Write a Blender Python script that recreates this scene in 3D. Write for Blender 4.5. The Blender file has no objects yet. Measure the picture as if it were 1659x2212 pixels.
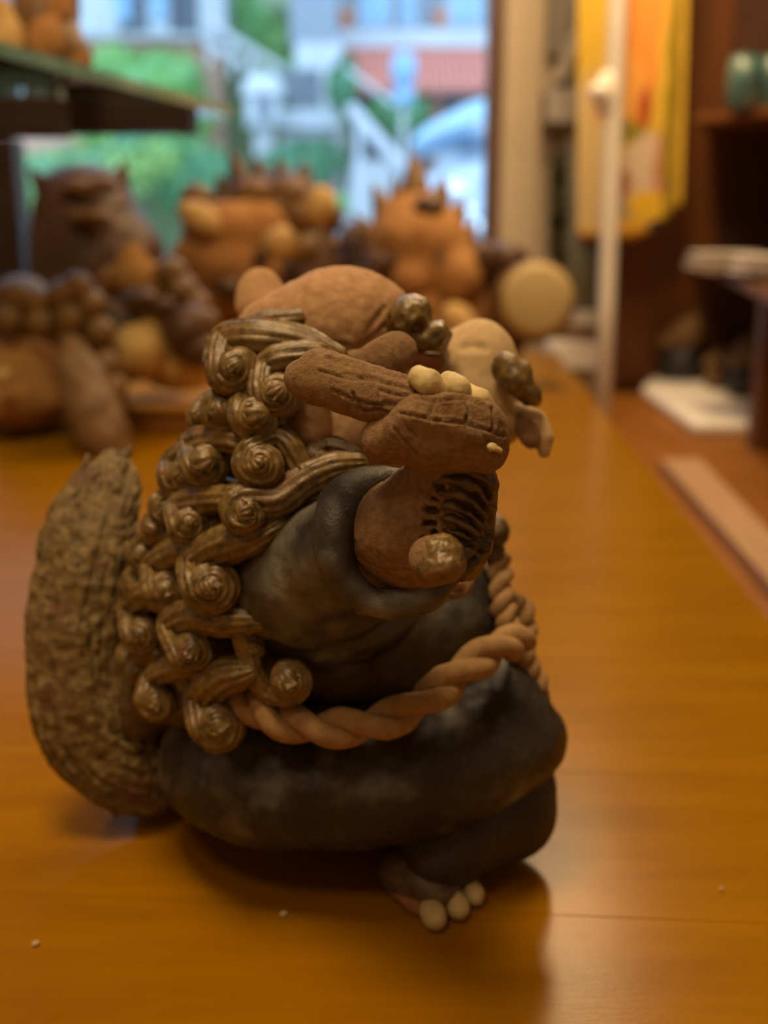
import bpy, math, random
import numpy as np
from mathutils import Vector, Matrix

# ------------------------------------------------------------------ camera, world, lights
W, H, FPX = 1659, 2212, 2300.0
PITCH = math.radians(15.0)
CAMZ = 0.262
CAM = np.array([0.0, 0.0, CAMZ])
CR = np.array([1.0, 0.0, 0.0])
CU = np.array([0.0, math.sin(PITCH), math.cos(PITCH)])
CF = np.array([0.0, math.cos(PITCH), -math.sin(PITCH)])
scene = bpy.context.scene
col = scene.collection

cd = bpy.data.cameras.new('camera')
cam = bpy.data.objects.new('camera', cd)
col.objects.link(cam)
cam.location = CAM
cam.rotation_euler = (math.pi / 2 - PITCH, 0, 0)
cd.sensor_fit = 'HORIZONTAL'
cd.sensor_width = 36.0
cd.lens = 36.0 * FPX / W
cd.clip_start = 0.01
cd.clip_end = 200
cd.dof.use_dof = True
cd.dof.focus_distance = 0.318
cd.dof.aperture_fstop = cd.lens / 6.0
scene.camera = cam

world = bpy.data.worlds.new('sky')
scene.world = world
world.use_nodes = True
bg = world.node_tree.nodes['Background']
bg.inputs[0].default_value = (0.50, 0.74, 1.0, 1)
bg.inputs[1].default_value = 3.1

WARM = (1.0, 0.69, 0.36)
def area_light(name, loc, size, size_y, power, colr=WARM, target=None):
    l = bpy.data.lights.new(name, 'AREA')
    l.shape = 'RECTANGLE'
    l.size, l.size_y = size, size_y
    l.energy = power
    l.color = colr
    o = bpy.data.objects.new(name, l)
    col.objects.link(o)
    o.location = loc
    d = Vector(target if target else (loc[0], loc[1], -5)) - Vector(loc)
    o.rotation_euler = d.to_track_quat('-Z', 'Y').to_euler()
    return o
LAMPS = [   # x, y, z, size x, size y, watts
    (-0.24, 0.22, 1.62, 0.45, 0.45, 22, 'square ceiling lamp above the nearest figurine'),
    (-0.45, -0.55, 1.62, 0.3, 0.3, 5, 'square fill lamp added out of view behind the camera'),  # unseen lamp added as fill to lift the camera-facing sides
    (0.37, 1.92, 1.20, 0.18, 0.55, 15, 'long hanging lamp above the table near the window'),
    (0.60, 1.25, 1.62, 0.4, 0.4, 6, 'square ceiling lamp above the aisle'),
]
for lx, ly, lz, sx, sy, pw, lb in LAMPS:
    area_light('lamp_light', (lx, ly, lz), sx, sy, pw)

vs = scene.view_settings
vs.view_transform = 'Standard'
vs.look = 'None'
vs.gamma = 1.0
vs.use_curve_mapping = False
vs.exposure = 0.0

# ------------------------------------------------------------------ unprojection helpers
def P(px, py, d):
    return CAM + d * (CF + CR * ((px - W / 2) / FPX) + CU * ((H / 2 - py) / FPX))
def ray(px, py):
    return CF + CR * ((px - W / 2) / FPX) + CU * ((H / 2 - py) / FPX)
def G(px, py, z=0.0):
    r = ray(px, py)
    return CAM + r * ((z - CAMZ) / r[2])
def YP(px, py, y):
    r = ray(px, py)
    return CAM + r * (y / r[1])
def project(V):
    q = V - CAM
    d = q @ CF
    return np.stack([W / 2 + FPX * (q @ CR) / d, H / 2 - FPX * (q @ CU) / d], 1)
def nrm(v):
    v = np.asarray(v, float)
    return v / (np.linalg.norm(v) + 1e-12)

# ------------------------------------------------------------------ numpy noise
def _hash(i, j, k, s):
    h = (i * 374761393 + j * 668265263 + k * 2147483647 + s * 1274126177) & 0xffffffff
    h = ((h ^ (h >> 13)) * 1274126177) & 0xffffffff
    h = (h ^ (h >> 16)) & 0xffffffff
    return h.astype(np.float64) / 0xffffffff
def vnoise(p, seed=0):
    p = np.asarray(p, float)
    f = np.floor(p)
    i = f.astype(np.int64)
    t = p - f
    t = t * t * (3 - 2 * t)
    r = 0
    for a in (0, 1):
        for b in (0, 1):
            for c in (0, 1):
                w = (t[:, 0] if a else 1 - t[:, 0]) * (t[:, 1] if b else 1 - t[:, 1]) * (t[:, 2] if c else 1 - t[:, 2])
                r = r + w * _hash(i[:, 0] + a, i[:, 1] + b, i[:, 2] + c, seed)
    return r * 2 - 1
def fbm(p, oct=3, seed=0):
    r, a, s = 0, 1.0, 1.0
    for o in range(oct):
        r = r + a * vnoise(p * s + 17.3 * o, seed + o)
        a *= 0.5
        s *= 2.03
    return r

# ------------------------------------------------------------------ mesh helpers
def normals(V, F):
    F = np.asarray(F)
    a, b = V[F[:, 2]] - V[F[:, 0]], V[F[:, -1]] - V[F[:, 1]]
    n = np.cross(a, b)
    N = np.zeros_like(V)
    for k in range(F.shape[1]):
        np.add.at(N, F[:, k], n)
    return N / (np.linalg.norm(N, axis=1, keepdims=True) + 1e-12)
def rough(V, F, amp, scale, oct=3, seed=0):
    N = normals(V, F)
    return V + N * (amp * fbm(V * scale, oct, seed))[:, None]
def seg_dist(Q, poly):
    best = np.full(len(Q), 1e9)
    for a, b in zip(poly[:-1], poly[1:]):
        a, b = np.array(a, float), np.array(b, float)
        ab = b - a
        t = np.clip(((Q - a) @ ab) / (ab @ ab + 1e-9), 0, 1)
        best = np.minimum(best, np.linalg.norm(Q - a - t[:, None] * ab, axis=1))
    return best
def carve(V, F, lines, width, depth):
    """press modelling-tool grooves into the side of the clay that faces the front"""
    N = normals(V, F)
    view = V - CAM
    view /= np.linalg.norm(view, axis=1, keepdims=True)
    face = np.clip(-(N * view).sum(1) * 2.5, 0, 1)
    Q = project(V)
    D = np.zeros(len(V))
    for ln in lines:
        w, dp = width, depth
        if isinstance(ln, dict):
            w, dp, ln = ln.get('w', width), ln.get('d', depth), ln['l']
        d = seg_dist(Q, ln) if len(ln) > 1 else np.linalg.norm(Q - np.array(ln[0]), axis=1)
        x = d / w
        prof = np.exp(-x * x * 2.2) - 0.30 * np.exp(-((x - 1.5) ** 2) * 3.0)
        D = np.where(np.abs(dp * prof) > np.abs(D), dp * prof, D)
    return V - N * (D * face)[:, None]
class E:      # ellipsoid given in photograph pixels at a depth, in the camera's axes
    def __init__(s, px, py, d, rx, ry, rz=None, rot=0, k=0.004, yaw=0, pitch=0, sub=False):
        m = d / FPX
        rz = (rx + ry) / 2 if rz is None else rz
        s.c = P(px, py, d)
        s.r = np.array([rx * m, ry * m, rz * m])
        a = math.radians(rot)
        e1, e2, e3 = CR.copy(), CU.copy(), CF.copy()
        a1, a2 = e1 * math.cos(a) + e2 * math.sin(a), e2 * math.cos(a) - e1 * math.sin(a)
        if yaw:
            b = math.radians(yaw)
            a1, e3 = a1 * math.cos(b) + e3 * math.sin(b), e3 * math.cos(b) - a1 * math.sin(b)
        if pitch:
            b = math.radians(pitch)
            a2, e3 = a2 * math.cos(b) + e3 * math.sin(b), e3 * math.cos(b) - a2 * math.sin(b)
        s.R = np.stack([a1, a2, e3])
        s.k, s.sub = k, sub
    def box(s):
        e = np.sqrt(((s.R * s.r[:, None]) ** 2).sum(0))
        return s.c - e, s.c + e
    def f(s, p):
        q = (p - s.c) @ s.R.T
        k0 = np.linalg.norm(q / s.r, axis=-1)
        k1 = np.linalg.norm(q / s.r ** 2, axis=-1) + 1e-9
        return k0 * (k0 - 1) / k1
class EW(E):  # ellipsoid in world metres, turned about the vertical
    def __init__(s, c, r, rz=0, k=0.004, sub=False, tilt=0):
        s.c, s.r = np.array(c, float), np.array(r, float)
        a, b = math.radians(rz), math.radians(tilt)
        Rz = np.array([[math.cos(a), math.sin(a), 0], [-math.sin(a), math.cos(a), 0], [0, 0, 1]])
        Ry = np.array([[math.cos(b), 0, math.sin(b)], [0, 1, 0], [-math.sin(b), 0, math.cos(b)]])
        s.R = Ry @ Rz
        s.k, s.sub = k, sub
class K:      # chain of round cones between 3-D points
    def __init__(s, pts, rad, k=0.004, sub=False):
        s.p, s.q, s.k, s.sub = [np.array(x, float) for x in pts], rad, k, sub
    def box(s):
        lo = np.min([p - r for p, r in zip(s.p, s.q)], 0)
        hi = np.max([p + r for p, r in zip(s.p, s.q)], 0)
        return lo, hi
    def f(s, x):
        best = None
        for a, b, ra, rb in zip(s.p[:-1], s.p[1:], s.q[:-1], s.q[1:]):
            ab = b - a
            t = np.clip(((x - a) @ ab) / (ab @ ab + 1e-12), 0, 1)
            d = np.linalg.norm(x - a - t[..., None] * ab, axis=-1) - (ra + (rb - ra) * t)
            best = d if best is None else np.minimum(best, d)
        return best
def KP(pts, k=0.004, sub=False):   # chain in photo pixels: (px, py, depth, radius_px)
    return K([P(a, b, d) for a, b, d, r in pts], [r * d / FPX for a, b, d, r in pts], k, sub)
def fuse(prims, h, zfloor=None, relax=2):
    pad = 3 * h + 0.4 * max(p.k for p in prims)
    lo = np.min([p.box()[0] for p in prims if not p.sub], 0) - pad
    hi = np.max([p.box()[1] for p in prims if not p.sub], 0) + pad
    n = np.ceil((hi - lo) / h).astype(int) + 1
    ax = [lo[i] + h * np.arange(n[i]) for i in range(3)]
    D = np.full(n, 1e3)
    for p in prims:
        a, b = p.box()
        m = p.k * 1.5 + 3 * h
        i0 = np.clip(((a - m - lo) / h).astype(int), 0, n - 1)
        i1 = np.clip(((b + m - lo) / h).astype(int) + 2, 1, n)
        if (i1 <= i0).any():
            continue
        X = np.stack(np.meshgrid(*[ax[i][i0[i]:i1[i]] for i in range(3)], indexing='ij'), -1)
        d = p.f(X)
        S = D[i0[0]:i1[0], i0[1]:i1[1], i0[2]:i1[2]]
        k = max(p.k, 1e-5)
        if p.sub:
            hh = np.clip(k - np.abs(S + d), 0, None) / k
            S[...] = np.maximum(S, -d) + hh * hh * k * 0.25
        else:
            hh = np.clip(k - np.abs(S - d), 0, None) / k
            S[...] = np.minimum(S, d) - hh * hh * k * 0.25
    if zfloor is not None:
        D = np.maximum(D, (zfloor - ax[2])[None, None, :])
    ins = D < 0
    c = [ins[i:n[0] - 1 + i, j:n[1] - 1 + j, k:n[2] - 1 + k] for i in (0, 1) for j in (0, 1) for k in (0, 1)]
    sm = sum(x.astype(np.int8) for x in c)
    act = (sm > 0) & (sm < 8)
    I = np.argwhere(act)
    idx = -np.ones(act.shape, int)
    idx[act] = np.arange(len(I))
    acc, cnt = np.zeros((len(I), 3)), np.zeros(len(I))
    off = [(i, j, k) for i in (0, 1) for j in (0, 1) for k in (0, 1)]
    val = [D[I[:, 0] + o[0], I[:, 1] + o[1], I[:, 2] + o[2]] for o in off]
    for a in range(8):
        for b in range(a + 1, 8):
            if sum(abs(x - y) for x, y in zip(off[a], off[b])) != 1:
                continue
            va, vb = val[a], val[b]
            m = (va < 0) != (vb < 0)
            t = np.where(m, va / (va - vb + 1e-30), 0)
            p = np.array(off[a]) + t[:, None] * (np.array(off[b]) - np.array(off[a]))
            acc[m] += p[m]
            cnt[m] += 1
    V = lo + h * (I + acc / cnt[:, None])
    Fs = []
    for axis in range(3):
        sl0, sl1 = [slice(None)] * 3, [slice(None)] * 3
        sl0[axis], sl1[axis] = slice(0, -1), slice(1, None)
        A, B = ins[tuple(sl0)], ins[tuple(sl1)]
        ch = A != B
        J = np.argwhere(ch)
        u, v = (axis + 1) % 3, (axis + 2) % 3
        ok = (J[:, u] > 0) & (J[:, v] > 0) & (J[:, u] < n[u] - 1) & (J[:, v] < n[v] - 1)
        J = J[ok]
        fl = A[J[:, 0], J[:, 1], J[:, 2]]
        def cell(du, dv):
            q = J.copy()
            q[:, u] += du
            q[:, v] += dv
            return idx[q[:, 0], q[:, 1], q[:, 2]]
        quad = np.stack([cell(-1, -1), cell(0, -1), cell(0, 0), cell(-1, 0)], 1)
        quad[~fl] = quad[~fl][:, ::-1]
        Fs.append(quad)
    F = np.concatenate(Fs)
    F = F[(F >= 0).all(1)]
    for _ in range(relax):
        S, C = np.zeros_like(V), np.zeros(len(V))
        for a, b in ((0, 1), (1, 2), (2, 3), (3, 0)):
            np.add.at(S, F[:, a], V[F[:, b]])
            np.add.at(C, F[:, a], 1)
            np.add.at(S, F[:, b], V[F[:, a]])
            np.add.at(C, F[:, b], 1)
        V = V * 0.5 + 0.5 * S / C[:, None]
    return V, F
def catmull(A, n):
    A = np.asarray(A, float)
    Q = np.vstack([2 * A[0] - A[1], A, 2 * A[-1] - A[-2]])
    out = []
    m = len(A) - 1
    for s in np.linspace(0, m - 1e-9, n):
        i = int(s)
        t = s - i
        p0, p1, p2, p3 = Q[i], Q[i + 1], Q[i + 2], Q[i + 3]
        out.append(0.5 * ((2 * p1) + (p2 - p0) * t + (2 * p0 - 5 * p1 + 4 * p2 - p3) * t * t + (3 * p1 - p0 - 3 * p2 + p3) * t ** 3))
    return np.array(out)
def tube(pts, rad, n=24, m=60, ridge=0, rk=7, flat=1.0, up=None, smooth=True, cap=True, seed=0):
    """swept round section along points; `ridge` presses combed grooves along it"""
    A = np.column_stack([np.asarray(pts, float), np.asarray(rad, float)])
    C = catmull(A, m) if smooth else A
    p, r = C[:, :3], np.maximum(C[:, 3], 1e-5)
    T = np.gradient(p, axis=0)
    T /= np.linalg.norm(T, axis=1, keepdims=True) + 1e-12
    u = np.array(up if up is not None else -CF, float)
    rings = []
    th = np.linspace(0, 2 * math.pi, n, endpoint=False)
    if cap:
        q0 = [p[0] - T[0] * r[0] * math.sin(a) for a in (1.45, 1.0, 0.5)]
        q1 = [p[-1] + T[-1] * r[-1] * math.sin(a) for a in (0.5, 1.0, 1.45)]
        p = np.vstack([q0, p, q1])
        r = np.concatenate([[r[0] * math.cos(a) for a in (1.45, 1.0, 0.5)], r, [r[-1] * math.cos(a) for a in (0.5, 1.0, 1.45)]])
        T = np.vstack([[T[0]] * 3, T, [T[-1]] * 3])
    wob = random.Random(seed)
    ph = [wob.uniform(0, 6.28) for _ in range(3)]
    for i in range(len(p)):
        t = T[i]
        x = u - t * (u @ t)
        if np.linalg.norm(x) < 1e-3:
            x = np.cross(t, [0.3, 0.5, 0.8])
        x = nrm(x)
        if up is None and i:
            x = nrm(prev - t * (prev @ t)) * 0.8 + x * 0.2
            x = nrm(x - t * (x @ t))
        prev = x
        y = np.cross(t, x)
        rr = r[i] * (1 + ridge * (np.abs(np.sin(rk * th / 2 + ph[0] + 0.25 * math.sin(i * 0.15 + ph[1]))) * 2 - 1))
        rings.append(p[i] + (np.cos(th) * rr)[:, None] * x * flat + (np.sin(th) * rr)[:, None] * y)
    V = np.vstack(rings)
    L = len(rings)
    i, j = np.meshgrid(np.arange(L - 1), np.arange(n), indexing='ij')
    j2 = (j + 1) % n
    F = np.stack([i * n + j, i * n + j2, (i + 1) * n + j2, (i + 1) * n + j], -1).reshape(-1, 4)[:, ::-1]
    Fl = F.tolist() + [list(range(n)), list(range((L - 1) * n, L * n))[::-1]]
    return V, Fl
def box(lo, hi):
    x0, y0, z0 = lo
    x1, y1, z1 = hi
    V = np.array([(x0, y0, z0), (x1, y0, z0), (x1, y1, z0), (x0, y1, z0), (x0, y0, z1), (x1, y0, z1), (x1, y1, z1), (x0, y1, z1)], float)
    return V, [[3, 2, 1, 0], [4, 5, 6, 7], [0, 1, 5, 4], [1, 2, 6, 5], [2, 3, 7, 6], [3, 0, 4, 7]]
def prism(xy, z0, z1):
    n = len(xy)
    V = np.array([(x, y, z0) for x, y in xy] + [(x, y, z1) for x, y in xy], float)
    F = [list(range(n))[::-1], list(range(n, 2 * n))] + [[i, (i + 1) % n, n + (i + 1) % n, n + i] for i in range(n)]
    return V, F
def hexa(b, t):   # eight corners, bottom ring and top ring
    V = np.array(list(b) + list(t), float)
    return V, [[3, 2, 1, 0], [4, 5, 6, 7], [0, 1, 5, 4], [1, 2, 6, 5], [2, 3, 7, 6], [3, 0, 4, 7]]
def lathe(c, prof, n=40, axis=None):
    ax = nrm(axis if axis is not None else (0, 0, 1))
    x = nrm(np.cross(ax, [0.31, 0.95, 0.05]))
    y = np.cross(ax, x)
    c = np.array(c, float)
    V, F = [], []
    th = np.linspace(0, 2 * math.pi, n, endpoint=False)
    for r, z in prof:
        for a in th:
            V.append(c + ax * z + r * (x * math.cos(a) + y * math.sin(a)))
    for i in range(len(prof) - 1):
        for j in range(n):
            k = (j + 1) % n
            F.append([i * n + j, i * n + k, (i + 1) * n + k, (i + 1) * n + j])
    F.append(list(range(n))[::-1])
    F.append(list(range((len(prof) - 1) * n, len(prof) * n)))
    return np.array(V), F
def merge(parts):
    V, F, o = [], [], 0
    for v, f in parts:
        V.append(v)
        F += [[i + o for i in q] for q in (f.tolist() if hasattr(f, 'tolist') else f)]
        o += len(v)
    return np.vstack(V), F

BASE = {}
def obj(name, VF, mat, parent=None, smooth=True, bevel=0, origin=None):
    V, F = VF
    V = np.asarray(V, float)
    b = BASE[parent.name] if parent is not None else (np.array(origin, float) if origin is not None else np.zeros(3))
    me = bpy.data.meshes.new(name)
    me.from_pydata((V - b).tolist(), [], F.tolist() if hasattr(F, 'tolist') else F)
    me.update()
    if smooth:
        me.polygons.foreach_set('use_smooth', [True] * len(me.polygons))
    me.materials.append(mat)
    o = bpy.data.objects.new(name, me)
    col.objects.link(o)
    BASE[o.name] = b
    if parent is not None:
        o.parent = parent
    else:
        o.location = b
    if bevel:
        md = o.modifiers.new('bevel', 'BEVEL')
        md.width, md.segments, md.limit_method = bevel, 2, 'ANGLE'
    return o
def tag(o, label, cat, group=None):
    o['label'], o['category'] = label, cat
    if group:
        o['group'] = group
    return o
def thing(name, label, cat, loc, group=None):
    o = bpy.data.objects.new(name, None)
    col.objects.link(o)
    o.location = loc
    o.empty_display_size = 0.02
    BASE[o.name] = np.array(loc, float)
    return tag(o, label, cat, group)
def struct(name, VF, mat, smooth=False, bevel=0, parent=None):
    o = obj(name, VF, mat, parent, smooth, bevel)
    if parent is None:
        o['kind'] = 'structure'
    return o

# ------------------------------------------------------------------ materials
def new_mat(name):
    m = bpy.data.materials.new(name)
    m.use_nodes = True
    nt = m.node_tree
    return m, nt, nt.nodes['Principled BSDF']
def mat(name, c1, c2=None, rough_=0.7, scale=300, bump=0.0, bscale=None, spec=0.5, coat=0, coat_r=0.1, rough2=None, detail=5, contrast=(0.35, 0.65), c3=None, s3=60, c3r=(0.55, 0.7), stretch=None, metallic=0, bdist=0.0006):
    m, nt, b = new_mat(name)
    N, L = nt.nodes, nt.links
    tc = N.new('ShaderNodeTexCoord')
    src = tc.outputs['Object']
    if stretch:
        mp = N.new('ShaderNodeMapping')
        mp.inputs['Scale'].default_value = stretch
        L.new(src, mp.inputs[0])
        src = mp.outputs[0]
    b.inputs['Roughness'].default_value = rough_
    b.inputs['Specular IOR Level'].default_value = spec
    b.inputs['Metallic'].default_value = metallic
    if coat:
        b.inputs['Coat Weight'].default_value = coat
        b.inputs['Coat Roughness'].default_value = coat_r
    b.inputs['Base Color'].default_value = (*c1, 1)
    if c2:
        nz = N.new('ShaderNodeTexNoise')
        nz.inputs['Scale'].default_value = scale
        nz.inputs['Detail'].default_value = detail
        nz.inputs['Roughness'].default_value = 0.62
        L.new(src, nz.inputs['Vector'])
        cr = N.new('ShaderNodeValToRGB')
        cr.color_ramp.elements[0].position, cr.color_ramp.elements[1].position = contrast
        cr.color_ramp.elements[0].color, cr.color_ramp.elements[1].color = (*c1, 1), (*c2, 1)
        L.new(nz.outputs[0], cr.inputs[0])
        out = cr.outputs[0]
        if c3:
            n3 = N.new('ShaderNodeTexNoise')
            n3.inputs['Scale'].default_value = s3
            n3.inputs['Detail'].default_value = 4
            L.new(src, n3.inputs['Vector'])
            r3 = N.new('ShaderNodeMapRange')
            r3.inputs['From Min'].default_value, r3.inputs['From Max'].default_value = c3r
            L.new(n3.outputs[0], r3.inputs['Value'])
            mx = N.new('ShaderNodeMix')
            mx.data_type = 'RGBA'
            mx.inputs['B'].default_value = (*c3, 1)
            L.new(r3.outputs[0], mx.inputs['Factor'])
            L.new(out, mx.inputs['A'])
            out = mx.outputs['Result']
        L.new(out, b.inputs['Base Color'])
        if rough2 is not None:
            mr = N.new('ShaderNodeMapRange')
            mr.inputs['From Min'].default_value, mr.inputs['From Max'].default_value = 0.35, 0.65
            mr.inputs['To Min'].default_value, mr.inputs['To Max'].default_value = rough_, rough2
            L.new(nz.outputs[0], mr.inputs['Value'])
            L.new(mr.outputs[0], b.inputs['Roughness'])
    if bump:
        nb = N.new('ShaderNodeTexNoise')
        nb.inputs['Scale'].default_value = bscale or scale * 2
        nb.inputs['Detail'].default_value = 4
        nb.inputs['Roughness'].default_value = 0.7
        L.new(src, nb.inputs['Vector'])
        bp = N.new('ShaderNodeBump')
        bp.inputs['Strength'].default_value = bump
        bp.inputs['Distance'].default_value = bdist
        L.new(nb.outputs[0], bp.inputs['Height'])
        L.new(bp.outputs[0], b.inputs['Normal'])
    return m
def glass_mat(name, tint=(1, 1, 1), gl=0.06, rough_=0.02):
    m, nt, b = new_mat(name)
    N, L = nt.nodes, nt.links
    N.remove(b)
    tr, gs, fr, mx = N.new('ShaderNodeBsdfTransparent'), N.new('ShaderNodeBsdfGlossy'), N.new('ShaderNodeFresnel'), N.new('ShaderNodeMixShader')
    tr.inputs[0].default_value = (*tint, 1)
    gs.inputs['Roughness'].default_value = rough_
    fr.inputs[0].default_value = 1.3
    L.new(fr.outputs[0], mx.inputs[0])
    L.new(tr.outputs[0], mx.inputs[1])
    L.new(gs.outputs[0], mx.inputs[2])
    L.new(mx.outputs[0], N['Material Output'].inputs[0])
    return m

M = {}
M['clay'] = mat('brown_clay', (0.23, 0.135, 0.068), (0.36, 0.225, 0.118), 0.85, 420, 1.0, 1500, 0.25, c3=(0.30, 0.19, 0.075), s3=70, bdist=0.0010)
M['clay_red'] = mat('red_clay', (0.27, 0.115, 0.05), (0.36, 0.17, 0.08), 0.88, 380, 0.9, 1800, 0.2, c3=(0.34, 0.19, 0.09), s3=60, bdist=0.0005)
M['clay_head'] = mat('orange_clay', (0.37, 0.215, 0.11), (0.48, 0.30, 0.165), 0.9, 300, 0.7, 1500, 0.2, c3=(0.40, 0.25, 0.12), s3=45)
M['clay_pale'] = mat('pale_clay', (0.46, 0.33, 0.18), (0.54, 0.40, 0.23), 0.85, 300, 0.5, 1500, 0.25)
M['claw'] = mat('cream_glaze_claw', (0.46, 0.37, 0.17), (0.58, 0.47, 0.24), 0.6, 220, 0.4, 1200, 0.3, c3=(0.36, 0.26, 0.12), s3=120)
M['glaze'] = mat('olive_brown_glaze', (0.070, 0.042, 0.013), (0.215, 0.142, 0.039), 0.20, 260, 0.5, 900, 0.65, rough2=0.38, c3=(0.16, 0.085, 0.033), s3=130, c3r=(0.56, 0.66), bdist=0.0005)
M['glaze_dark'] = mat('dark_brown_glaze', (0.045, 0.028, 0.014), (0.12, 0.07, 0.03), 0.33, 200, 0.5, 900, 0.5, rough2=0.5, c3=(0.16, 0.08, 0.035), s3=90, c3r=(0.58, 0.7), bdist=0.0005)
M['tail'] = mat('brown_tail_glaze', (0.075, 0.051, 0.019), (0.26, 0.182, 0.068), 0.33, 300, 0.9, 600, 0.4, c3=(0.13, 0.065, 0.03), s3=60, bdist=0.001)
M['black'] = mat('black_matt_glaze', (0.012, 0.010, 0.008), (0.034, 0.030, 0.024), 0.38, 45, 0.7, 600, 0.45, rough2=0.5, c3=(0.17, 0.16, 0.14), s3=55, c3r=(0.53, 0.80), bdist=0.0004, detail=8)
M['black_sheen'] = mat('sheen_black_glaze', (0.016, 0.014, 0.011), (0.055, 0.050, 0.041), 0.36, 45, 0.8, 600, 0.6, rough2=0.5, c3=(0.21, 0.20, 0.17), s3=42, c3r=(0.48, 0.76), bdist=0.0005, detail=8)  # lighter copy of the black glaze; shoulder sheen put into its grey mottle
M['trouser'] = mat('dark_brown_trouser_glaze', (0.022, 0.016, 0.012), (0.042, 0.030, 0.020), 0.5, 60, 0.4, 700, 0.4)
M['rope'] = mat('tan_clay_rope', (0.27, 0.16, 0.072), (0.36, 0.225, 0.105), 0.85, 260, 0.6, 1300, 0.2)
M['table'] = mat('amber_varnished_wood', (0.235, 0.098, 0.0006), (0.285, 0.124, 0.0008), 0.20, 30, 0.20, 380, 0.09, coat=0.0, stretch=(0.25, 1.6, 1), detail=6, bdist=0.0005)
M['bgclay'] = mat('statue_orange_clay', (0.29, 0.135, 0.042), (0.38, 0.19, 0.066), 0.85, 40, 0.4, 200, 0.2, bdist=0.002)
M['bgdark'] = mat('statue_dark_glaze', (0.055, 0.025, 0.012), (0.11, 0.05, 0.022), 0.45, 40, 0.4, 200, 0.4, bdist=0.002)
M['bgbrown'] = mat('statue_brown_glaze', (0.13, 0.068, 0.025), (0.22, 0.12, 0.045), 0.5, 50, 0.4, 200, 0.4, bdist=0.002)
M['bgpale'] = mat('statue_ochre_clay', (0.46, 0.29, 0.10), (0.55, 0.36, 0.14), 0.7, 30, 0.2, 200, 0.3, bdist=0.002)
M['drumskin'] = mat('cream_drum_skin', (0.40, 0.29, 0.125), (0.46, 0.34, 0.15), 0.7, 15)
M['wood_tray'] = mat('honey_wood_tray', (0.44, 0.23, 0.06), (0.54, 0.30, 0.09), 0.7, 25, 0.1, 120, 0.15, stretch=(0.3, 1.5, 1))
M['wood_dark'] = mat('dark_stained_wood', (0.022, 0.010, 0.006), (0.036, 0.017, 0.010), 0.5, 25, 0.1, 120, 0.4)
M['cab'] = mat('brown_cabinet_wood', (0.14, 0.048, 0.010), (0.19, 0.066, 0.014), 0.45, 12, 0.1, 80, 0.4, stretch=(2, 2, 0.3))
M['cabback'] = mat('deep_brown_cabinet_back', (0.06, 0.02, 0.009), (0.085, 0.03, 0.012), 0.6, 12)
M['counter'] = mat('brown_counter_wood', (0.24, 0.085, 0.008), (0.30, 0.11, 0.012), 0.4, 14, 0.1, 80, 0.4, stretch=(2, 0.4, 1))
M['lightwood'] = mat('pale_planed_wood', (0.37, 0.215, 0.105), (0.43, 0.255, 0.13), 0.55, 30, 0, None, 0.4, stretch=(1, 0.3, 1))
M['white'] = mat('cream_white_paint', (0.80, 0.74, 0.66), (0.86, 0.80, 0.72), 0.55, 8)
M['wallp'] = mat('beige_wall_paint', (0.62, 0.50, 0.36), (0.66, 0.54, 0.40), 0.8, 10)
M['frame'] = mat('brown_window_frame', (0.13, 0.045, 0.014), (0.17, 0.06, 0.02), 0.4, 30)
M['floor'] = mat('brown_shop_floor', (0.16, 0.08, 0.03), (0.2, 0.1, 0.04), 0.5, 10)
M['ceil'] = mat('off_white_ceiling', (0.72, 0.66, 0.56), None, 0.9)
M['glass'] = glass_mat('window_glass')
M['shelfglass'] = glass_mat('shelf_glass', (0.88, 0.95, 0.92))
M['glassedge'] = mat('green_glass_edge', (0.14, 0.30, 0.28), (0.22, 0.40, 0.40), 0.1, 20, 0, None, 0.6)
M['steel'] = mat('brushed_steel', (0.55, 0.55, 0.58), None, 0.3, metallic=1)
M['lampglow'] = None

# ------------------------------------------------------------------ the room
YB = 2.75
ZF, ZC = -0.72, 1.70
struct('floor', box((-2.2, -1.5, ZF - 0.05), (1.6, YB, ZF)), M['floor'])
struct('ceiling', box((-2.2, -1.5, ZC), (1.6, YB + 0.1, ZC + 0.05)), M['ceil'])
struct('wall_left', box((-2.25, -1.5, ZF), (-2.2, YB, ZC)), M['wallp'])
struct('wall_right', box((1.6, -1.5, ZF), (1.65, YB, ZC)), M['wallp'])
struct('wall_behind', box((-2.2, -1.55, ZF), (1.6, -1.5, ZC)), M['wallp'])
WX0, WX1, WZ0 = -1.9, 0.252, 0.05
wb = [box((-2.2, YB, ZF), (WX1 + 0.02, YB + 0.1, WZ0)), box((-2.2, YB, WZ0), (WX0, YB + 0.1, ZC)),
      box((WX1 + 0.02, YB, ZF), (1.6, YB + 0.1, ZC))]
struct('wall_back', merge(wb), M['wallp'])
win = struct('window_1', box((WX0, YB + 0.045, WZ0), (WX1, YB + 0.051, ZC)), M['glass'])
obj('window_frame', box((WX1, YB - 0.012, WZ0 - 0.02), (WX1 + 0.024, YB + 0.09, ZC)), M['frame'], win, False, 0.003)
obj('window_sill', box((WX0, YB - 0.02, WZ0 - 0.025), (WX1, YB + 0.09, WZ0)), M['frame'], win, False, 0.003)

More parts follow.
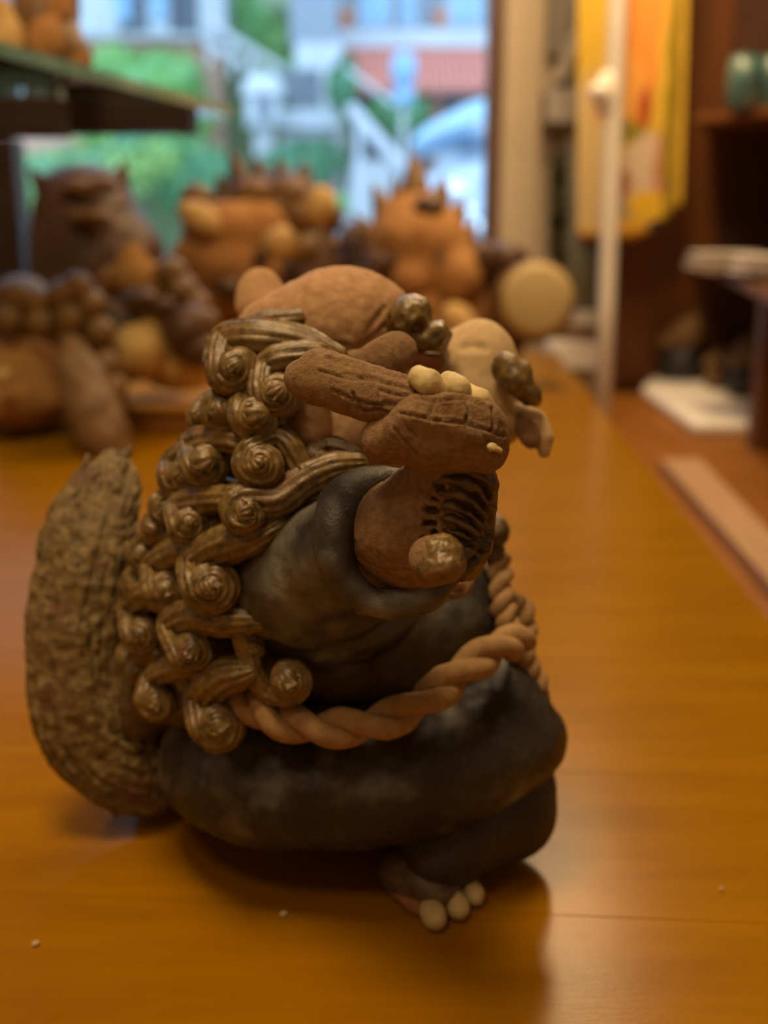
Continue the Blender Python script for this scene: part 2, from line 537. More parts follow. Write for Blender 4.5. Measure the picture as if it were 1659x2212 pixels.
# ------------------------------------------------------------------ the long display table
TU = nrm((0.065, 0.998, 0))
TB = np.array([TU[1], -TU[0], 0])
def TP(a, b, z):
    return TU * a + TB * b + np.array([0, 0, z])
BE = 0.2196
table = thing('display_table', 'long amber varnished wooden table carrying the lion figurines', 'table', (-0.4, 1.0, ZF))
bw = 0.115
a0 = 0.368 - 7 * bw
for i in range(24):
    a, b = a0 + i * bw + 0.00012, a0 + (i + 1) * bw - 0.00012
    ring = [TP(a, -1.25, 0), TP(a, BE, 0), TP(b, BE, 0), TP(b, -1.25, 0)]
    obj('tabletop_board', hexa([q - np.array([0, 0, 0.03]) for q in ring], ring), M['table'], table, False, 0.0002)
for bb in (BE - 0.05, -1.22):
    q = [TP(a0 + 0.05, bb, -0.12), TP(a0 + 0.05, bb + 0.025, -0.12), TP(a0 + 2.7, bb + 0.025, -0.12), TP(a0 + 2.7, bb, -0.12)]
    obj('apron', hexa(q, [x + np.array([0, 0, 0.0895]) for x in q]), M['counter'], table, False)
for aa in (a0 + 0.06, a0 + 2.64):
    for bb in (BE - 0.13, -1.19):
        q = [TP(aa, bb, ZF), TP(aa + 0.06, bb, ZF), TP(aa + 0.06, bb + 0.06, ZF), TP(aa, bb + 0.06, ZF)]
        obj('leg', hexa(q, [x + np.array([0, 0, -0.0305 - ZF]) for x in q]), M['counter'], table, False)

# ------------------------------------------------------------------ the lion drummer in front
fig = thing('lion_figurine', 'clay guardian lion drummer in a black robe raising its fist, nearest the camera', 'figurine', tuple(G(760, 1800)))

# --- arm, wrist and fist: one continuous clay piece
arm = [
    E(900, 1140, 0.332, 150, 118, 150, rot=8, k=0.004),
    E(985, 1120, 0.326, 82, 120, 110, k=0.006),
    E(955, 1045, 0.320, 98, 62, 95, k=0.008),
    E(955, 955, 0.305, 138, 68, 105, rot=-3, k=0.005),
    E(1045, 965, 0.303, 52, 58, 75, k=0.004),
    E(832, 950, 0.307, 52, 54, 70, rot=-35, k=0.003),
    E(872, 925, 0.300, 48, 40, 60, rot=-30, k=0.003),
    E(975, 893, 0.2985, 112, 36, 64, rot=-9, k=0.004),
    E(905, 893, 0.298, 44, 32, 60, rot=-5, k=0.0045),
    E(970, 884, 0.296, 50, 33, 60, rot=-6, k=0.0045),
    E(1040, 902, 0.298, 42, 36, 60, rot=-32, k=0.0045),
    E(975, 930, 0.297, 112, 32, 70, rot=-14, k=0.003),
    KP([(900, 1160, 0.335, 120), (780, 1220, 0.372, 110)], k=0.004),
]
V, F = fuse(arm, 0.00075)
cre = [
    [(866, 893), (905, 899), (940, 907), (1004, 913), (1045, 926), (1088, 940)],
    [(1010, 862), (1014, 890), (1006, 912)], [(938, 864), (930, 888), (926, 900)], [(1064, 880), (1070, 905), (1066, 928)],
    [(893, 858), (938, 866), (979, 860), (1012, 860), (1042, 876)],
    {'l': [(852, 925), (872, 950), (899, 982)], 'w': 4, 'd': 0.0007},
    {'l': [(1050, 945), (1058, 962), (1068, 978)], 'w': 4, 'd': 0.0007},
    {'l': [(815, 990), (850, 1008), (905, 1014), (950, 1006)], 'w': 5, 'd': 0.0007},
    {'l': [(872, 905), (880, 925), (900, 940)], 'w': 4, 'd': 0.0005},
    {'l': [(770, 1195), (790, 1215), (830, 1228), (880, 1232)], 'w': 4, 'd': 0.0004},
    {'l': [(765, 1170), (775, 1200), (805, 1230)], 'w': 3.5, 'd': 0.0004},
    {'l': [(1035, 930), (1055, 955), (1085, 960)], 'w': 3.5, 'd': 0.0004},
    {'l': [(948, 1050)], 'w': 13, 'd': 0.0045}, {'l': [(938, 1076)], 'w': 11, 'd': 0.0045}, {'l': [(926, 1102), (940, 1102)], 'w': 11, 'd': 0.0045},
    {'l': [(922, 1130), (936, 1130)], 'w': 9, 'd': 0.004}, {'l': [(938, 1150)], 'w': 10, 'd': 0.004}, {'l': [(915, 1165)], 'w': 8, 'd': 0.003},
]
V = carve(V, F, cre, 4.5, 0.0013)
V = rough(V, F, 0.00035, 160, 3, 4)
V = rough(V, F, 0.0002, 900, 2, 9)
armo = obj('raised_arm', (V, F), M['clay'], fig)
armo['label'] = 'bare brown clay forearm and closed fist'
# cream claws at the finger ends
for ch in ([(903, 812, 0.2965, 20), (926, 827, 0.2945, 27), (952, 845, 0.2955, 18), (966, 856, 0.2975, 9)],
           [(968, 822, 0.2985, 18), (988, 836, 0.2955, 24), (1006, 852, 0.2975, 12)],
           [(1014, 846, 0.2995, 15), (1034, 862, 0.2970, 23), (1056, 882, 0.2985, 12)]):
    V, F = fuse([KP(ch, k=0.002), KP([(a + 3, b + 5, d, r * 0.9) for a, b, d, r in ch], k=0.003)], 0.0006)
    V = rough(V, F, 0.0003, 300, 3, int(ch[0][0]))
    obj('finger_claw', (V, F), M['claw'], armo)
# small crumb of clay on the knuckle
V, F = fuse([E(1062, 966, 0.2905, 12, 9, 9, 20, k=0.001), E(1076, 972, 0.2912, 10, 7, 8, -15, k=0.001)], 0.0003)
obj('clay_crumb', (rough(V, F, 0.0003, 900, 2, 3), F), M['claw'], armo)

# --- glazed fur tuft combed into the forearm, with the punched ends of its grooves
V, F = fuse([E(988, 1120, 0.3235, 82, 122, 113, k=0.006), E(965, 1045, 0.3185, 94, 60, 95, k=0.008), E(1010, 1030, 0.312, 55, 40, 85, rot=-20, k=0.006),
             E(985, 1195, 0.321, 58, 56, 95, k=0.006), E(845, 1110, 0.300, 108, 190, 260, rot=6, k=0.003, sub=True)], 0.0006)
gro = []
for i, (x0, y0) in enumerate([(946, 1052), (940, 1078), (932, 1102), (930, 1128), (936, 1150)]):
    gro.append([(x0, y0), (x0 + 40, y0 + 2 + i * 2), (x0 + 80, y0 + 20 + i), (x0 + 108, y0 + 55 - i * 3), (x0 + 118, y0 + 90 - i * 8)])
gro += [[(960, 1020), (1010, 1030), (1050, 1052), (1062, 1085)], [(985, 1180), (1015, 1180), (1035, 1160)], [(1010, 1225), (1035, 1195), (1052, 1150)]]
V = carve(V, F, gro, 8, 0.0028)
V = rough(V, F, 0.0005, 260, 3, 5)
obj('arm_fur_tuft', (V, F), M['glaze_dark'], fig)['label'] = 'dark glazed grooved fur on the forearm'
# round bead below the tuft
V, F = fuse([E(940, 1208, 0.293, 58, 53, 42, -15, k=0.002), E(962, 1222, 0.291, 34, 28, 38, -15, k=0.004)], 0.0006)
V = rough(V, F, 0.0003, 250, 3, 2)
bead = obj('elbow_bead', (V, F), M['clay'], fig)
V, F = fuse([E(962, 1203, 0.2905, 42, 42, 40, -30, k=0.002), E(946, 1228, 0.2905, 48, 30, 38, 5, k=0.004), E(952, 1180, 0.292, 30, 22, 30, 0, k=0.004)], 0.0005)
V = rough(V, F, 0.0008, 260, 3, 3)
obj('bead_glaze', (V, F), M['glaze'], bead)['label'] = 'glossy brown glaze run on the bead'

# --- drumstick held in the fist
V, F = fuse([KP([(655, 812, 0.316, 28), (690, 818, 0.314, 52), (735, 830, 0.311, 61), (800, 850, 0.307, 63), (868, 868, 0.303, 58), (915, 886, 0.304, 44)], k=0.003),
             E(660, 826, 0.316, 32, 42, 40, 55, k=0.006), E(702, 785, 0.314, 34, 22, 40, -20, k=0.006)], 0.0007)
st = [[(706, 772), (760, 784), (820, 797), (886, 806)], [(716, 780), (780, 796), (850, 812), (886, 818)], [(735, 776), (800, 790)], [(790, 812), (835, 826), (888, 842)],
      [(820, 842), (850, 852), (884, 856)], [(762, 848), (770, 868), (780, 890)], [(718, 842), (760, 862), (800, 872), (868, 880)], [(668, 868), (700, 890), (745, 905)],
      [(745, 806), (800, 822), (860, 834)], [(785, 888), (820, 884), (850, 898)], [(690, 800), (740, 815), (775, 822)], [(830, 868), (860, 872)]]
V = carve(V, F, st, 4.2, 0.0009)
V = rough(V, F, 0.0003, 200, 3, 8)
V = rough(V, F, 0.00012, 1100, 2, 9)
obj('drumstick', (V, F), M['clay'], fig)['label'] = 'thick grooved clay drumstick gripped in the fist'

# --- sleeve, shoulder and chest of the black robe
robe = [
    E(790, 1345, 0.470, 272, 262, 300, k=0.004),
    E(655, 1245, 0.400, 148, 165, 200, rot=-35, k=0.012),
    KP([(640, 1255, 0.392, 132), (720, 1205, 0.368, 128), (800, 1160, 0.352, 118)], k=0.012),
    E(760, 1330, 0.400, 150, 95, 150, rot=12, k=0.014),
    E(960, 1330, 0.445, 120, 130, 150, k=0.014),
]
V, F = fuse(robe, 0.0013)
V = carve(V, F, [{'l': [(700, 1415), (790, 1385), (880, 1325), (940, 1270)], 'w': 16, 'd': 0.002}, {'l': [(560, 1390), (640, 1420), (720, 1420)], 'w': 14, 'd': 0.0015}], 10, 0.001)
V = rough(V, F, 0.0012, 45, 3, 3)
V = rough(V, F, 0.0002, 420, 2, 6)
robo = obj('robe_top', (V, F), M['black_sheen'], fig)
robo['label'] = 'black matt glazed robe over shoulder and chest'
# rolled cuff around the forearm
axis = nrm(P(900, 1130, 0.30) - P(730, 1215, 0.375))
cc = P(842, 1168, 0.333)
ux = nrm(np.cross(axis, CU))
uy = np.cross(ux, axis)
cp, crd = [], []
for i in range(37):
    a = math.pi + 2 * math.pi * i / 32
    dr = ux * math.cos(a) * 0.0186 + uy * math.sin(a) * 0.0196
    cp.append(cc + dr + axis * (0.0016 * math.sin(3 * a + 1)))
    crd.append(0.0058 + 0.0012 * math.sin(a * 2 + 0.8))
V, F = tube(cp, crd, 28, 150)
V = rough(V, np.array([f for f in F if len(f) == 4]), 0.0008, 110, 3, 5)
obj('sleeve_cuff', (V, F), M['black_sheen'], robo)

# --- skirt of the robe with the knee pushed out to the right
def skirt_pt(px, py, d):
    return P(px, py, d)
sk = [
    E(745, 1640, 0.470, 395, 150, 330, rot=4, k=0.01),
    KP([(640, 1650, 0.43, 120), (900, 1640, 0.425, 135), (1080, 1590, 0.435, 105), (1165, 1590, 0.44, 58)], k=0.02),
    KP([(440, 1610, 0.455, 85), (560, 1690, 0.43, 90), (720, 1715, 0.42, 92), (900, 1690, 0.415, 85), (1060, 1640, 0.42, 75), (1150, 1615, 0.43, 55)], k=0.015),
    E(1075, 1520, 0.440, 95, 105, 110, k=0.015),
    E(800, 1630, 0.436, 340, 120, 170, rot=6, k=0.02),
]
V, F = fuse(sk, 0.0014)
V = rough(V, F, 0.0014, 40, 3, 13)
V = rough(V, F, 0.00025, 380, 2, 16)
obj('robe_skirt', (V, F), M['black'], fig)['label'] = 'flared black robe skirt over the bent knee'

# --- trouser leg, clay seat, foot with toes
V, F = fuse([KP([(1090, 1640, 0.455, 100), (1075, 1730, 0.448, 112), (1000, 1800, 0.432, 88), (950, 1850, 0.428, 70)], k=0.01), E(1090, 1740, 0.452, 98, 108, 100, k=0.012),
             E(960, 1800, 0.436, 112, 78, 80, rot=-18, k=0.012)], 0.0014)
V = rough(V, F, 0.0009, 60, 3, 21)
obj('trouser_leg', (V, F), M['trouser'], fig)['label'] = 'dark baggy trouser leg'
fz = 0.0
V, F = fuse([E(900, 1895, 0.430, 66, 52, 60, rot=-35, k=0.006), E(945, 1920, 0.424, 58, 40, 55, rot=-20, k=0.006), E(860, 1880, 0.434, 42, 46, 50, k=0.006)], 0.0009, zfloor=0.0003)
V = rough(V, F, 0.0006, 150, 3, 22)
foot = obj('foot', (V, F), M['glaze_dark'], fig)
V, F = fuse([KP([(838, 1885, 0.436, 17), (852, 1920, 0.4300, 17), (885, 1948, 0.4220, 18), (925, 1968, 0.4163, 18)], k=0.004)], 0.0008)
obj('sole_rim', (rough(V, F, 0.0003, 200, 2, 1), F), M['clay_red'], foot)
for (x, y, d, r) in [(941, 1983, 0.4105, 25), (990, 1962, 0.4162, 24), (1025, 1934, 0.4243, 22)]:
    V, F = fuse([E(x, y, d, r, r * 1.05, r * 1.2, k=0.002), E(x - 12, y - 20, d + 0.006, r * 0.8, r * 0.9, r, k=0.006)], 0.0007, zfloor=0.0003)
    obj('toe_claw', (rough(V, F, 0.0003, 200, 2, int(x)), F), M['claw'], foot)
V, F = fuse([E(560, 1690, 0.490, 190, 95, 190, k=0.01), E(900, 1680, 0.52, 170, 120, 160, k=0.01), E(380, 1660, 0.500, 95, 80, 100, k=0.01), E(640, 1780, 0.505, 230, 70, 190, k=0.01)], 0.0018, zfloor=0.0004)
obj('clay_seat', (V, F), M['clay_red'], fig)

# --- rope belt: two strands twisted round each other
def rope(path, rad, turns, name, parent, m=150, strands=2, mt=None, phase=0.0):
    C = catmull(np.array(path, float), m)
    T = np.gradient(C, axis=0)
    T /= np.linalg.norm(T, axis=1, keepdims=True)
    first = None
    for s in range(strands):
        pts = []
        for i in range(m):
            x = -CF - T[i] * (-CF @ T[i])
            x = nrm(x)
            y = np.cross(T[i], x)
            a = phase + 2 * math.pi * (turns * i / (m - 1) + s / strands)
            pts.append(C[i] + (x * math.cos(a) + y * math.sin(a)) * rad * 0.52)
        V, F = tube(pts, [rad * 0.66] * m, 16, m, smooth=False)
        Fq = np.array([f for f in F if len(f) == 4])
        V = rough(V, Fq, 0.0003, 260, 3, s)
        o = obj(name, (V, F), mt or M['rope'], first or parent)
        first = first or o
    return first
rope([P(x, y, d) for x, y, d in [(470, 1470, 0.408), (520, 1505, 0.396), (580, 1545, 0.389), (660, 1568, 0.384), (760, 1572, 0.382), (860, 1545, 0.384), (950, 1490, 0.389), (1020, 1435, 0.397), (1090, 1395, 0.408), (1120, 1385, 0.42)]], 0.0064, 3.9, 'belt_rope', fig, 170, 2, None, 0.6)
rope([P(x, y, d) for x, y, d in [(1075, 1195, 0.438), (1082, 1240, 0.43), (1085, 1300, 0.425), (1098, 1350, 0.424), (1112, 1395, 0.424)]], 0.0045, 3, 'hanging_rope', fig, 70)
rope([P(x, y, d) for x, y, d in [(1120, 1300, 0.44), (1135, 1345, 0.438), (1128, 1395, 0.435), (1140, 1440, 0.436), (1158, 1480, 0.436), (1160, 1530, 0.44)]], 0.0046, 3, 'hanging_rope', fig, 80)

# --- feathery upswept tail
def ribbon(spine, mdep, n=130, m=320):
    C = catmull(np.array([list(P(x, y, d)) + [w * d / FPX, t * d / FPX] for x, y, d, w, t in spine]), m)
    p = C[:, :3]
    T = np.gradient(p, axis=0)
    T /= np.linalg.norm(T, axis=1, keepdims=True)
    th = np.linspace(0, 2 * math.pi, n, endpoint=False)
    V = []
    for i in range(m):
        z = nrm(-CF - T[i] * (-CF @ T[i]))
        x = np.cross(T[i], z)
        cs, sn = np.cos(th), np.sin(th)
        sx = np.sign(cs) * np.abs(cs) ** 0.85
        V.append(p[i] + (sx * C[i, 3])[:, None] * x + (sn * C[i, 4])[:, None] * z)
    V = np.vstack(V)
    F = []
    for i in range(m - 1):
        for j in range(n):
            k = (j + 1) % n
            F.append([i * n + j, (i + 1) * n + j, (i + 1) * n + k, i * n + k])
    return V, F, n, m, p, T, C
tail_sp = [(372, 1690, 0.480, 62, 45), (290, 1668, 0.475, 92, 60), (205, 1590, 0.470, 108, 70), (165, 1470, 0.466, 106, 70), (165, 1330, 0.464, 98, 66), (185, 1190, 0.464, 102, 62), (215, 1090, 0.466, 86, 50), (240, 1020, 0.470, 58, 36), (250, 975, 0.473, 14, 12)]
V, F, n_, m_, tp, tT, tC = ribbon(tail_sp, 0)
Fq = np.array(F)
N = normals(V, Fq)
u = np.tile(np.arange(n_), m_) / n_
s = np.repeat(np.arange(m_), n_) / m_
st = np.stack([u * 30, s * 3.5, np.zeros_like(u)], 1)
fine = np.stack([u * 90, s * 9, np.zeros_like(u)], 1)
V = V + N * (0.0012 * fbm(st + fbm(V * 60, 2, 3)[:, None] * 0.5, 3, 7) + 0.0009 * fbm(fine + fbm(V * 70, 2, 5)[:, None] * 0.6, 3, 17) + 0.0005 * fbm(V * 260, 3, 8) + 0.0010 * fbm(V * 40, 2, 11))[:, None]
F = F + [list(range(n_)), list(range((m_ - 1) * n_, m_ * n_))[::-1]]
tail = obj('tail', (V, F), M['tail'], fig)
tail['label'] = 'broad combed brown tail curling upward behind the robe'
# ragged leaf-like flakes along the inner edge and lower rim
rnd = random.Random(4)
def flake(c, along, out, L, Wd, T_):
    up = nrm(np.cross(along, out))
    pr = [(0, 0.35), (0.25, 0.9), (0.5, 1.0), (0.78, 0.6), (1, 0.06)]
    Vv, Ff = [], []
    for t, w in pr:
        bend = out * L * 0.05 * t * t
        q = c + along * (t - 0.3) * L + bend
        Vv += [q - up * Wd * w, q + out * T_, q + up * Wd * w, q - out * T_]
    for i in range(len(pr) - 1):
        for j in range(4):
            k = (j + 1) % 4
            Ff.append([i * 4 + j, i * 4 + k, (i + 1) * 4 + k, (i + 1) * 4 + j])
    Ff += [[3, 2, 1, 0], [16, 17, 18, 19]]
    return np.array(Vv), Ff
for i in range(34):
    f = rnd.uniform(0.10, 0.95)
    k = int(f * (m_ - 1))
    inner = rnd.random() < 0.85
    z = nrm(-CF - tT[k] * (-CF @ tT[k]))
    x = np.cross(tT[k], z)
    side = 1 if inner else -1
    if (x @ CR) < 0:
        side = -side
    ang = rnd.uniform(0.1, 1.0)
    c = tp[k] + x * side * tC[k, 3] * math.cos(ang) * 0.97 + z * tC[k, 4] * math.sin(ang) * 0.97
    out = nrm(x * side * math.cos(ang) + z * math.sin(ang))
    al = nrm(tT[k] * (1 if inner else -1) * rnd.choice([1, 1, -1]) + out * 0.04 + nrm([rnd.uniform(-1, 1) for _ in range(3)]) * 0.18)
    VF = flake(c, al, out, rnd.uniform(0.006, 0.013), rnd.uniform(0.0018, 0.0036), 0.0009)
    obj('tail_flake', VF, M['tail'], tail)

# --- mane: underlying clay and the curls modelled on it
V, F = fuse([E(575, 850, 0.45, 90, 130, 260, k=0.02), E(520, 1030, 0.458, 120, 150, 280, k=0.02), E(455, 1210, 0.466, 118, 160, 255, k=0.02),
             E(425, 1390, 0.472, 108, 150, 230, k=0.02), E(455, 1480, 0.460, 85, 85, 200, k=0.02), E(310, 1500, 0.480, 62, 130, 110, k=0.02),
             E(610, 1070, 0.440, 95, 130, 265, k=0.02), E(560, 1290, 0.450, 90, 150, 250, k=0.02)], 0.0018)
V = rough(V, F, 0.0012, 90, 3, 31)
obj('mane_ground', (V, F), M['glaze_dark'], fig)
def MD(px, py):
    return 0.367 + 6.1e-7 * min(0, px - 600) ** 2 + 8e-8 * (py - 1050) ** 2
def curl(cx, cy, Rout, roots, s=1, turns=1.35, dd=0.0, yaw=0.0, ridge=0.10, rk=9, mt='glaze', ball=0.0, name='mane_curl', wscale=1.0, D=None, parent=None):
    d = (D if D is not None else MD(cx, cy)) + dd
    m = d / FPX
    n = -CF * math.cos(math.radians(yaw)) + CR * math.sin(math.radians(yaw))
    e1 = nrm(CR - n * (CR @ n))
    e2 = np.cross(n, e1)
    c = P(cx, cy, d)
    Rout = Rout * 1.10
    w0 = Rout * 0.50 * m * wscale
    R0 = Rout * m - w0
    last = P(roots[-1][0], roots[-1][1], d)
    v = c - last
    vx, vy = v @ e1, v @ e2
    l = math.hypot(vx, vy) + 1e-9
    off = math.asin(max(-1, min(1, R0 / l)))
    ang = math.atan2(vy, vx) - s * off
    vx, vy = math.cos(ang), math.sin(ang)
    th0 = math.atan2(-s * vx, s * vy)
    pts, rad = [], []
    for r in roots:
        dr = (D if D is not None else MD(r[0], r[1])) + (r[3] if len(r) > 3 else 0.004) + dd
        pts.append(P(r[0], r[1], dr))
        rad.append(r[2] * 1.0 * dr / FPX)
    K_ = int(10 * turns) + 2
    for i in range(K_):
        t = i / (K_ - 1)
        th = th0 + s * t * turns * 2 * math.pi
        R = R0 * (1 - t) ** 0.85 + 0.02 * R0
        pts.append(c + (e1 * math.cos(th) + e2 * math.sin(th)) * R + n * (w0 * 0.9 * t))
        rad.append(w0 * (1 - 0.36 * t) + (ball + 0.1) * w0 * t * t)
    V, F = tube(pts, rad, 40, 26 + 9 * K_, ridge=ridge, rk=rk, seed=int(cx * 7 + cy))
    Fq = np.array([f for f in F if len(f) == 4])
    V = rough(V, Fq, 0.0007, 130, 3, int(cx))
    return obj(name, (V, F), M[mt], parent or fig)
curl(512, 797, 62, [(720, 775, 30), (650, 748, 42), (560, 735, 44), (490, 745, 40)], 1, 1.25, -0.004, ridge=0.13, rk=13)
curl(600, 850, 54, [(730, 790, 22), (680, 775, 36), (610, 780, 38), (570, 800, 32)], 1, 1.2, -0.006, ball=0.25, ridge=0.13, rk=12)
curl(487, 893, 52, [(560, 870, 25), (500, 852, 28)], 1, 1.1, 0.002, ball=0.45)
curl(556, 900, 56, [(620, 850, 25), (570, 848, 30), (530, 862, 28)], 1, 1.15, -0.004, ball=0.4)
curl(437, 900, 34, [(480, 880, 20), (452, 868, 20)], 1, 1.1, 0.006, -10, ball=0.3)
curl(565, 1000, 58, [(650, 1015, 26), (620, 960, 26), (590, 945, 26)], 1, 1.7, -0.006, ridge=0.14, rk=9, wscale=0.85)
curl(448, 1003, 52, [(545, 965, 28), (500, 950, 32), (450, 950, 30), (410, 965, 28)], 1, 1.15, 0, ball=0.35)
curl(385, 1030, 44, [(430, 965, 24), (390, 985, 28), (368, 1010, 26)], 1, 1.0, 0.008, -15)
curl(362, 1100, 40, [(510, 1062, 26), (450, 1062, 30), (390, 1068, 30)], 1, 1.0, 0.006, ridge=0.13, rk=11)
curl(413, 1130, 46, [(560, 1085, 20), (500, 1078, 28), (430, 1080, 30), (385, 1095, 26)], 1, 1.4, -0.004, ridge=0.12)
curl(342, 1142, 38, [(390, 1110, 22), (360, 1108, 24)], 1, 1.2, 0.004, -15, ball=0.2)
curl(535, 1108, 60, [(780, 1000, 22), (720, 1010, 30), (660, 1040, 34), (600, 1080, 38)], 1, 0.9, -0.006, ridge=0.14, rk=12, wscale=1.1)
curl(316, 1200, 40, [(370, 1160, 24), (330, 1165, 26)], 1, 1.2, 0.006, -15)
curl(462, 1262, 66, [(600, 1135, 26), (545, 1160, 38), (480, 1180, 42), (425, 1215, 38)], 1, 1.45, -0.006, ridge=0.15, rk=13)
curl(362, 1272, 52, [(430, 1185, 26), (380, 1195, 32), (335, 1225, 30)], 1, 1.35, 0, ridge=0.10)
curl(312, 1366, 50, [(380, 1275, 26), (320, 1285, 34), (285, 1315, 30)], 1, 1.35, 0.002, -10)
curl(420, 1398, 54, [(560, 1340, 24), (500, 1340, 36), (430, 1330, 40), (378, 1352, 36)], 1, 1.2, -0.004, ridge=0.14, rk=12, ball=0.2)
curl(343, 1512, 48, [(440, 1440, 22), (390, 1440, 30), (335, 1462, 28)], 1, 1.3, -0.002)
curl(300, 1452, 30, [(340, 1410, 20), (310, 1425, 20)], 1, 1.1, 0.004, -15, ball=0.3)
curl(476, 1560, 62, [(540, 1450, 28), (490, 1465, 42), (440, 1510, 38)], 1, 1.4, -0.004, ridge=0.13, rk=12)
curl(624, 1466, 52, [(520, 1365, 22), (535, 1410, 26), (555, 1460, 26), (585, 1495, 24)], 1, 1.2, -0.002, ball=0.55, wscale=0.9)
curl(440, 1190, 44, [(500, 1150, 24), (460, 1148, 26)], 1, 1.2, 0.012)
curl(400, 1225, 40, [(440, 1185, 22), (412, 1188, 24)], 1, 1.2, 0.012)
curl(520, 1215, 40, [(570, 1180, 22), (540, 1178, 24)], 1, 1.2, 0.014)
curl(690, 1000, 40, [(760, 985, 22), (730, 970, 26), (700, 968, 24)], 1, 1.2, 0.004, mt='glaze_dark', D=0.372)
curl(560, 740, 50, [(640, 690, 22), (590, 700, 30), (540, 712, 28)], 1, 1.0, 0.012)
curl(1068, 1150, 32, [(1040, 1120, 18), (1050, 1128, 20)], -1, 1.1, 0, mt='glaze_dark', D=0.425, ball=0.3)
curl(1060, 1190, 30, [(1020, 1170, 18), (1040, 1165, 20)], -1, 1.1, 0, mt='glaze_dark', D=0.43)
curl(300, 1262, 40, [(350, 1225, 24), (320, 1228, 26)], 1, 1.2, 0.006, -20, ball=0.2)
curl(285, 1420, 36, [(330, 1385, 22), (305, 1388, 24)], 1, 1.2, 0.006, -20, ball=0.2)
curl(405, 1030, 38, [(440, 1000, 20), (415, 998, 24)], 1, 1.1, 0.006, -10, ball=0.2)
curl(460, 1130, 34, [(500, 1100, 20), (480, 1098, 22)], 1, 1.1, 0.008, ball=0.3)
curl(380, 1340, 34, [(420, 1310, 20), (395, 1308, 22)], 1, 1.1, 0.006, ball=0.2)
curl(500, 1330, 36, [(545, 1300, 20), (520, 1298, 22)], 1, 1.1, 0.006, ball=0.2)
curl(395, 1440, 34, [(440, 1415, 20), (415, 1410, 22)], 1, 1.1, 0.004, ball=0.2)
curl(550, 1400, 32, [(580, 1370, 18), (565, 1368, 20)], 1, 1.1, 0.004, ball=0.2)
curl(420, 1475, 34, [(470, 1440, 18), (440, 1440, 20)], 1, 1.1, 0.01)

# --- head
hd = [
    E(735, 722, 0.430, 148, 124, 165, rot=-4, k=0.004),
    E(760, 668, 0.425, 108, 64, 100, rot=-6, k=0.015),
    E(600, 700, 0.440, 92, 60, 110, rot=18, k=0.012),
    E(700, 860, 0.440, 160, 150, 150, k=0.012),
    E(668, 925, 0.385, 52, 72, 60, rot=-12, k=0.004),
    E(800, 930, 0.420, 120, 120, 110, k=0.012),
    E(900, 790, 0.430, 100, 90, 110, k=0.012),
]
V, F = fuse(hd, 0.0011)
V = carve(V, F, [{'l': [(590, 690), (600, 735), (640, 770)], 'w': 8, 'd': 0.0012}, {'l': [(700, 750), (740, 742), (770, 752), (800, 730), (835, 700)], 'w': 6, 'd': 0.0009},
                 {'l': [(790, 720), (830, 665)], 'w': 7, 'd': 0.0007}, {'l': [(720, 660), (740, 650)], 'w': 3, 'd': 0.0005}], 5, 0.0008)
V = rough(V, F, 0.0007, 85, 3, 41)
V = rough(V, F, 0.00025, 420, 3, 42)
head = obj('head', (V, F), M['clay_head'], fig)
head['label'] = 'smooth orange clay skull and cheek'
V, F = fuse([E(832, 768, 0.366, 70, 42, 30, rot=20, k=0.003), E(770, 780, 0.385, 56, 26, 34, rot=10, k=0.012), E(858, 764, 0.366, 36, 42, 26, rot=0, k=0.004)], 0.0007)
V = rough(V, F, 0.0004, 160, 3, 43)
obj('ear', (V, F), M['clay'], head)
V, F = fuse([E(562, 632, 0.470, 50, 54, 40, k=0.003), E(575, 670, 0.468, 60, 40, 50, k=0.008)], 0.001)
obj('ear', (rough(V, F, 0.0003, 100, 2, 44), F), M['clay_head'], head)
# muzzle, nose curl, fang
V, F = fuse([E(1035, 765, 0.430, 72, 76, 90, k=0.006), E(1060, 850, 0.430, 62, 90, 90, rot=8, k=0.012), E(1000, 880, 0.430, 90, 110, 90, k=0.015), E(1085, 900, 0.428, 40, 50, 55, k=0.01), E(960, 800, 0.43, 60, 60, 60, k=0.01)], 0.0011)
V = carve(V, F, [{'l': [(1000, 752), (1020, 748), (1045, 752)], 'w': 12, 'd': 0.0008}], 5, 0.0008)
V = rough(V, F, 0.0004, 90, 3, 46)
obj('muzzle', (V, F), M['clay_pale'], head)
V, F = fuse([KP([(1085, 800, 0.405, 28), (1115, 822, 0.402, 34), (1145, 852, 0.404, 26), (1158, 868, 0.408, 14)], k=0.003), E(1100, 785, 0.402, 30, 18, 22, -25, k=0.004), E(1128, 800, 0.402, 20, 16, 20, -40, k=0.004)], 0.0008)
V = rough(V, F, 0.0008, 150, 3, 47)
obj('nostril', (V, F), M['glaze'], head)
V, F = fuse([KP([(1110, 905, 0.418, 38), (1150, 915, 0.414, 34), (1172, 945, 0.412, 24), (1176, 978, 0.412, 14)], k=0.004)], 0.0008)
obj('fang', (rough(V, F, 0.0004, 120, 3, 48), F), M['clay_pale'], head)
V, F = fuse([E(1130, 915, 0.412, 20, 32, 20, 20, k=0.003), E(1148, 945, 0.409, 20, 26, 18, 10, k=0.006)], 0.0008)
obj('fang_brown_patch', (rough(V, F, 0.0004, 120, 3, 49), F), M['clay'], head)  # browner clay lumps on the face of the pale fang
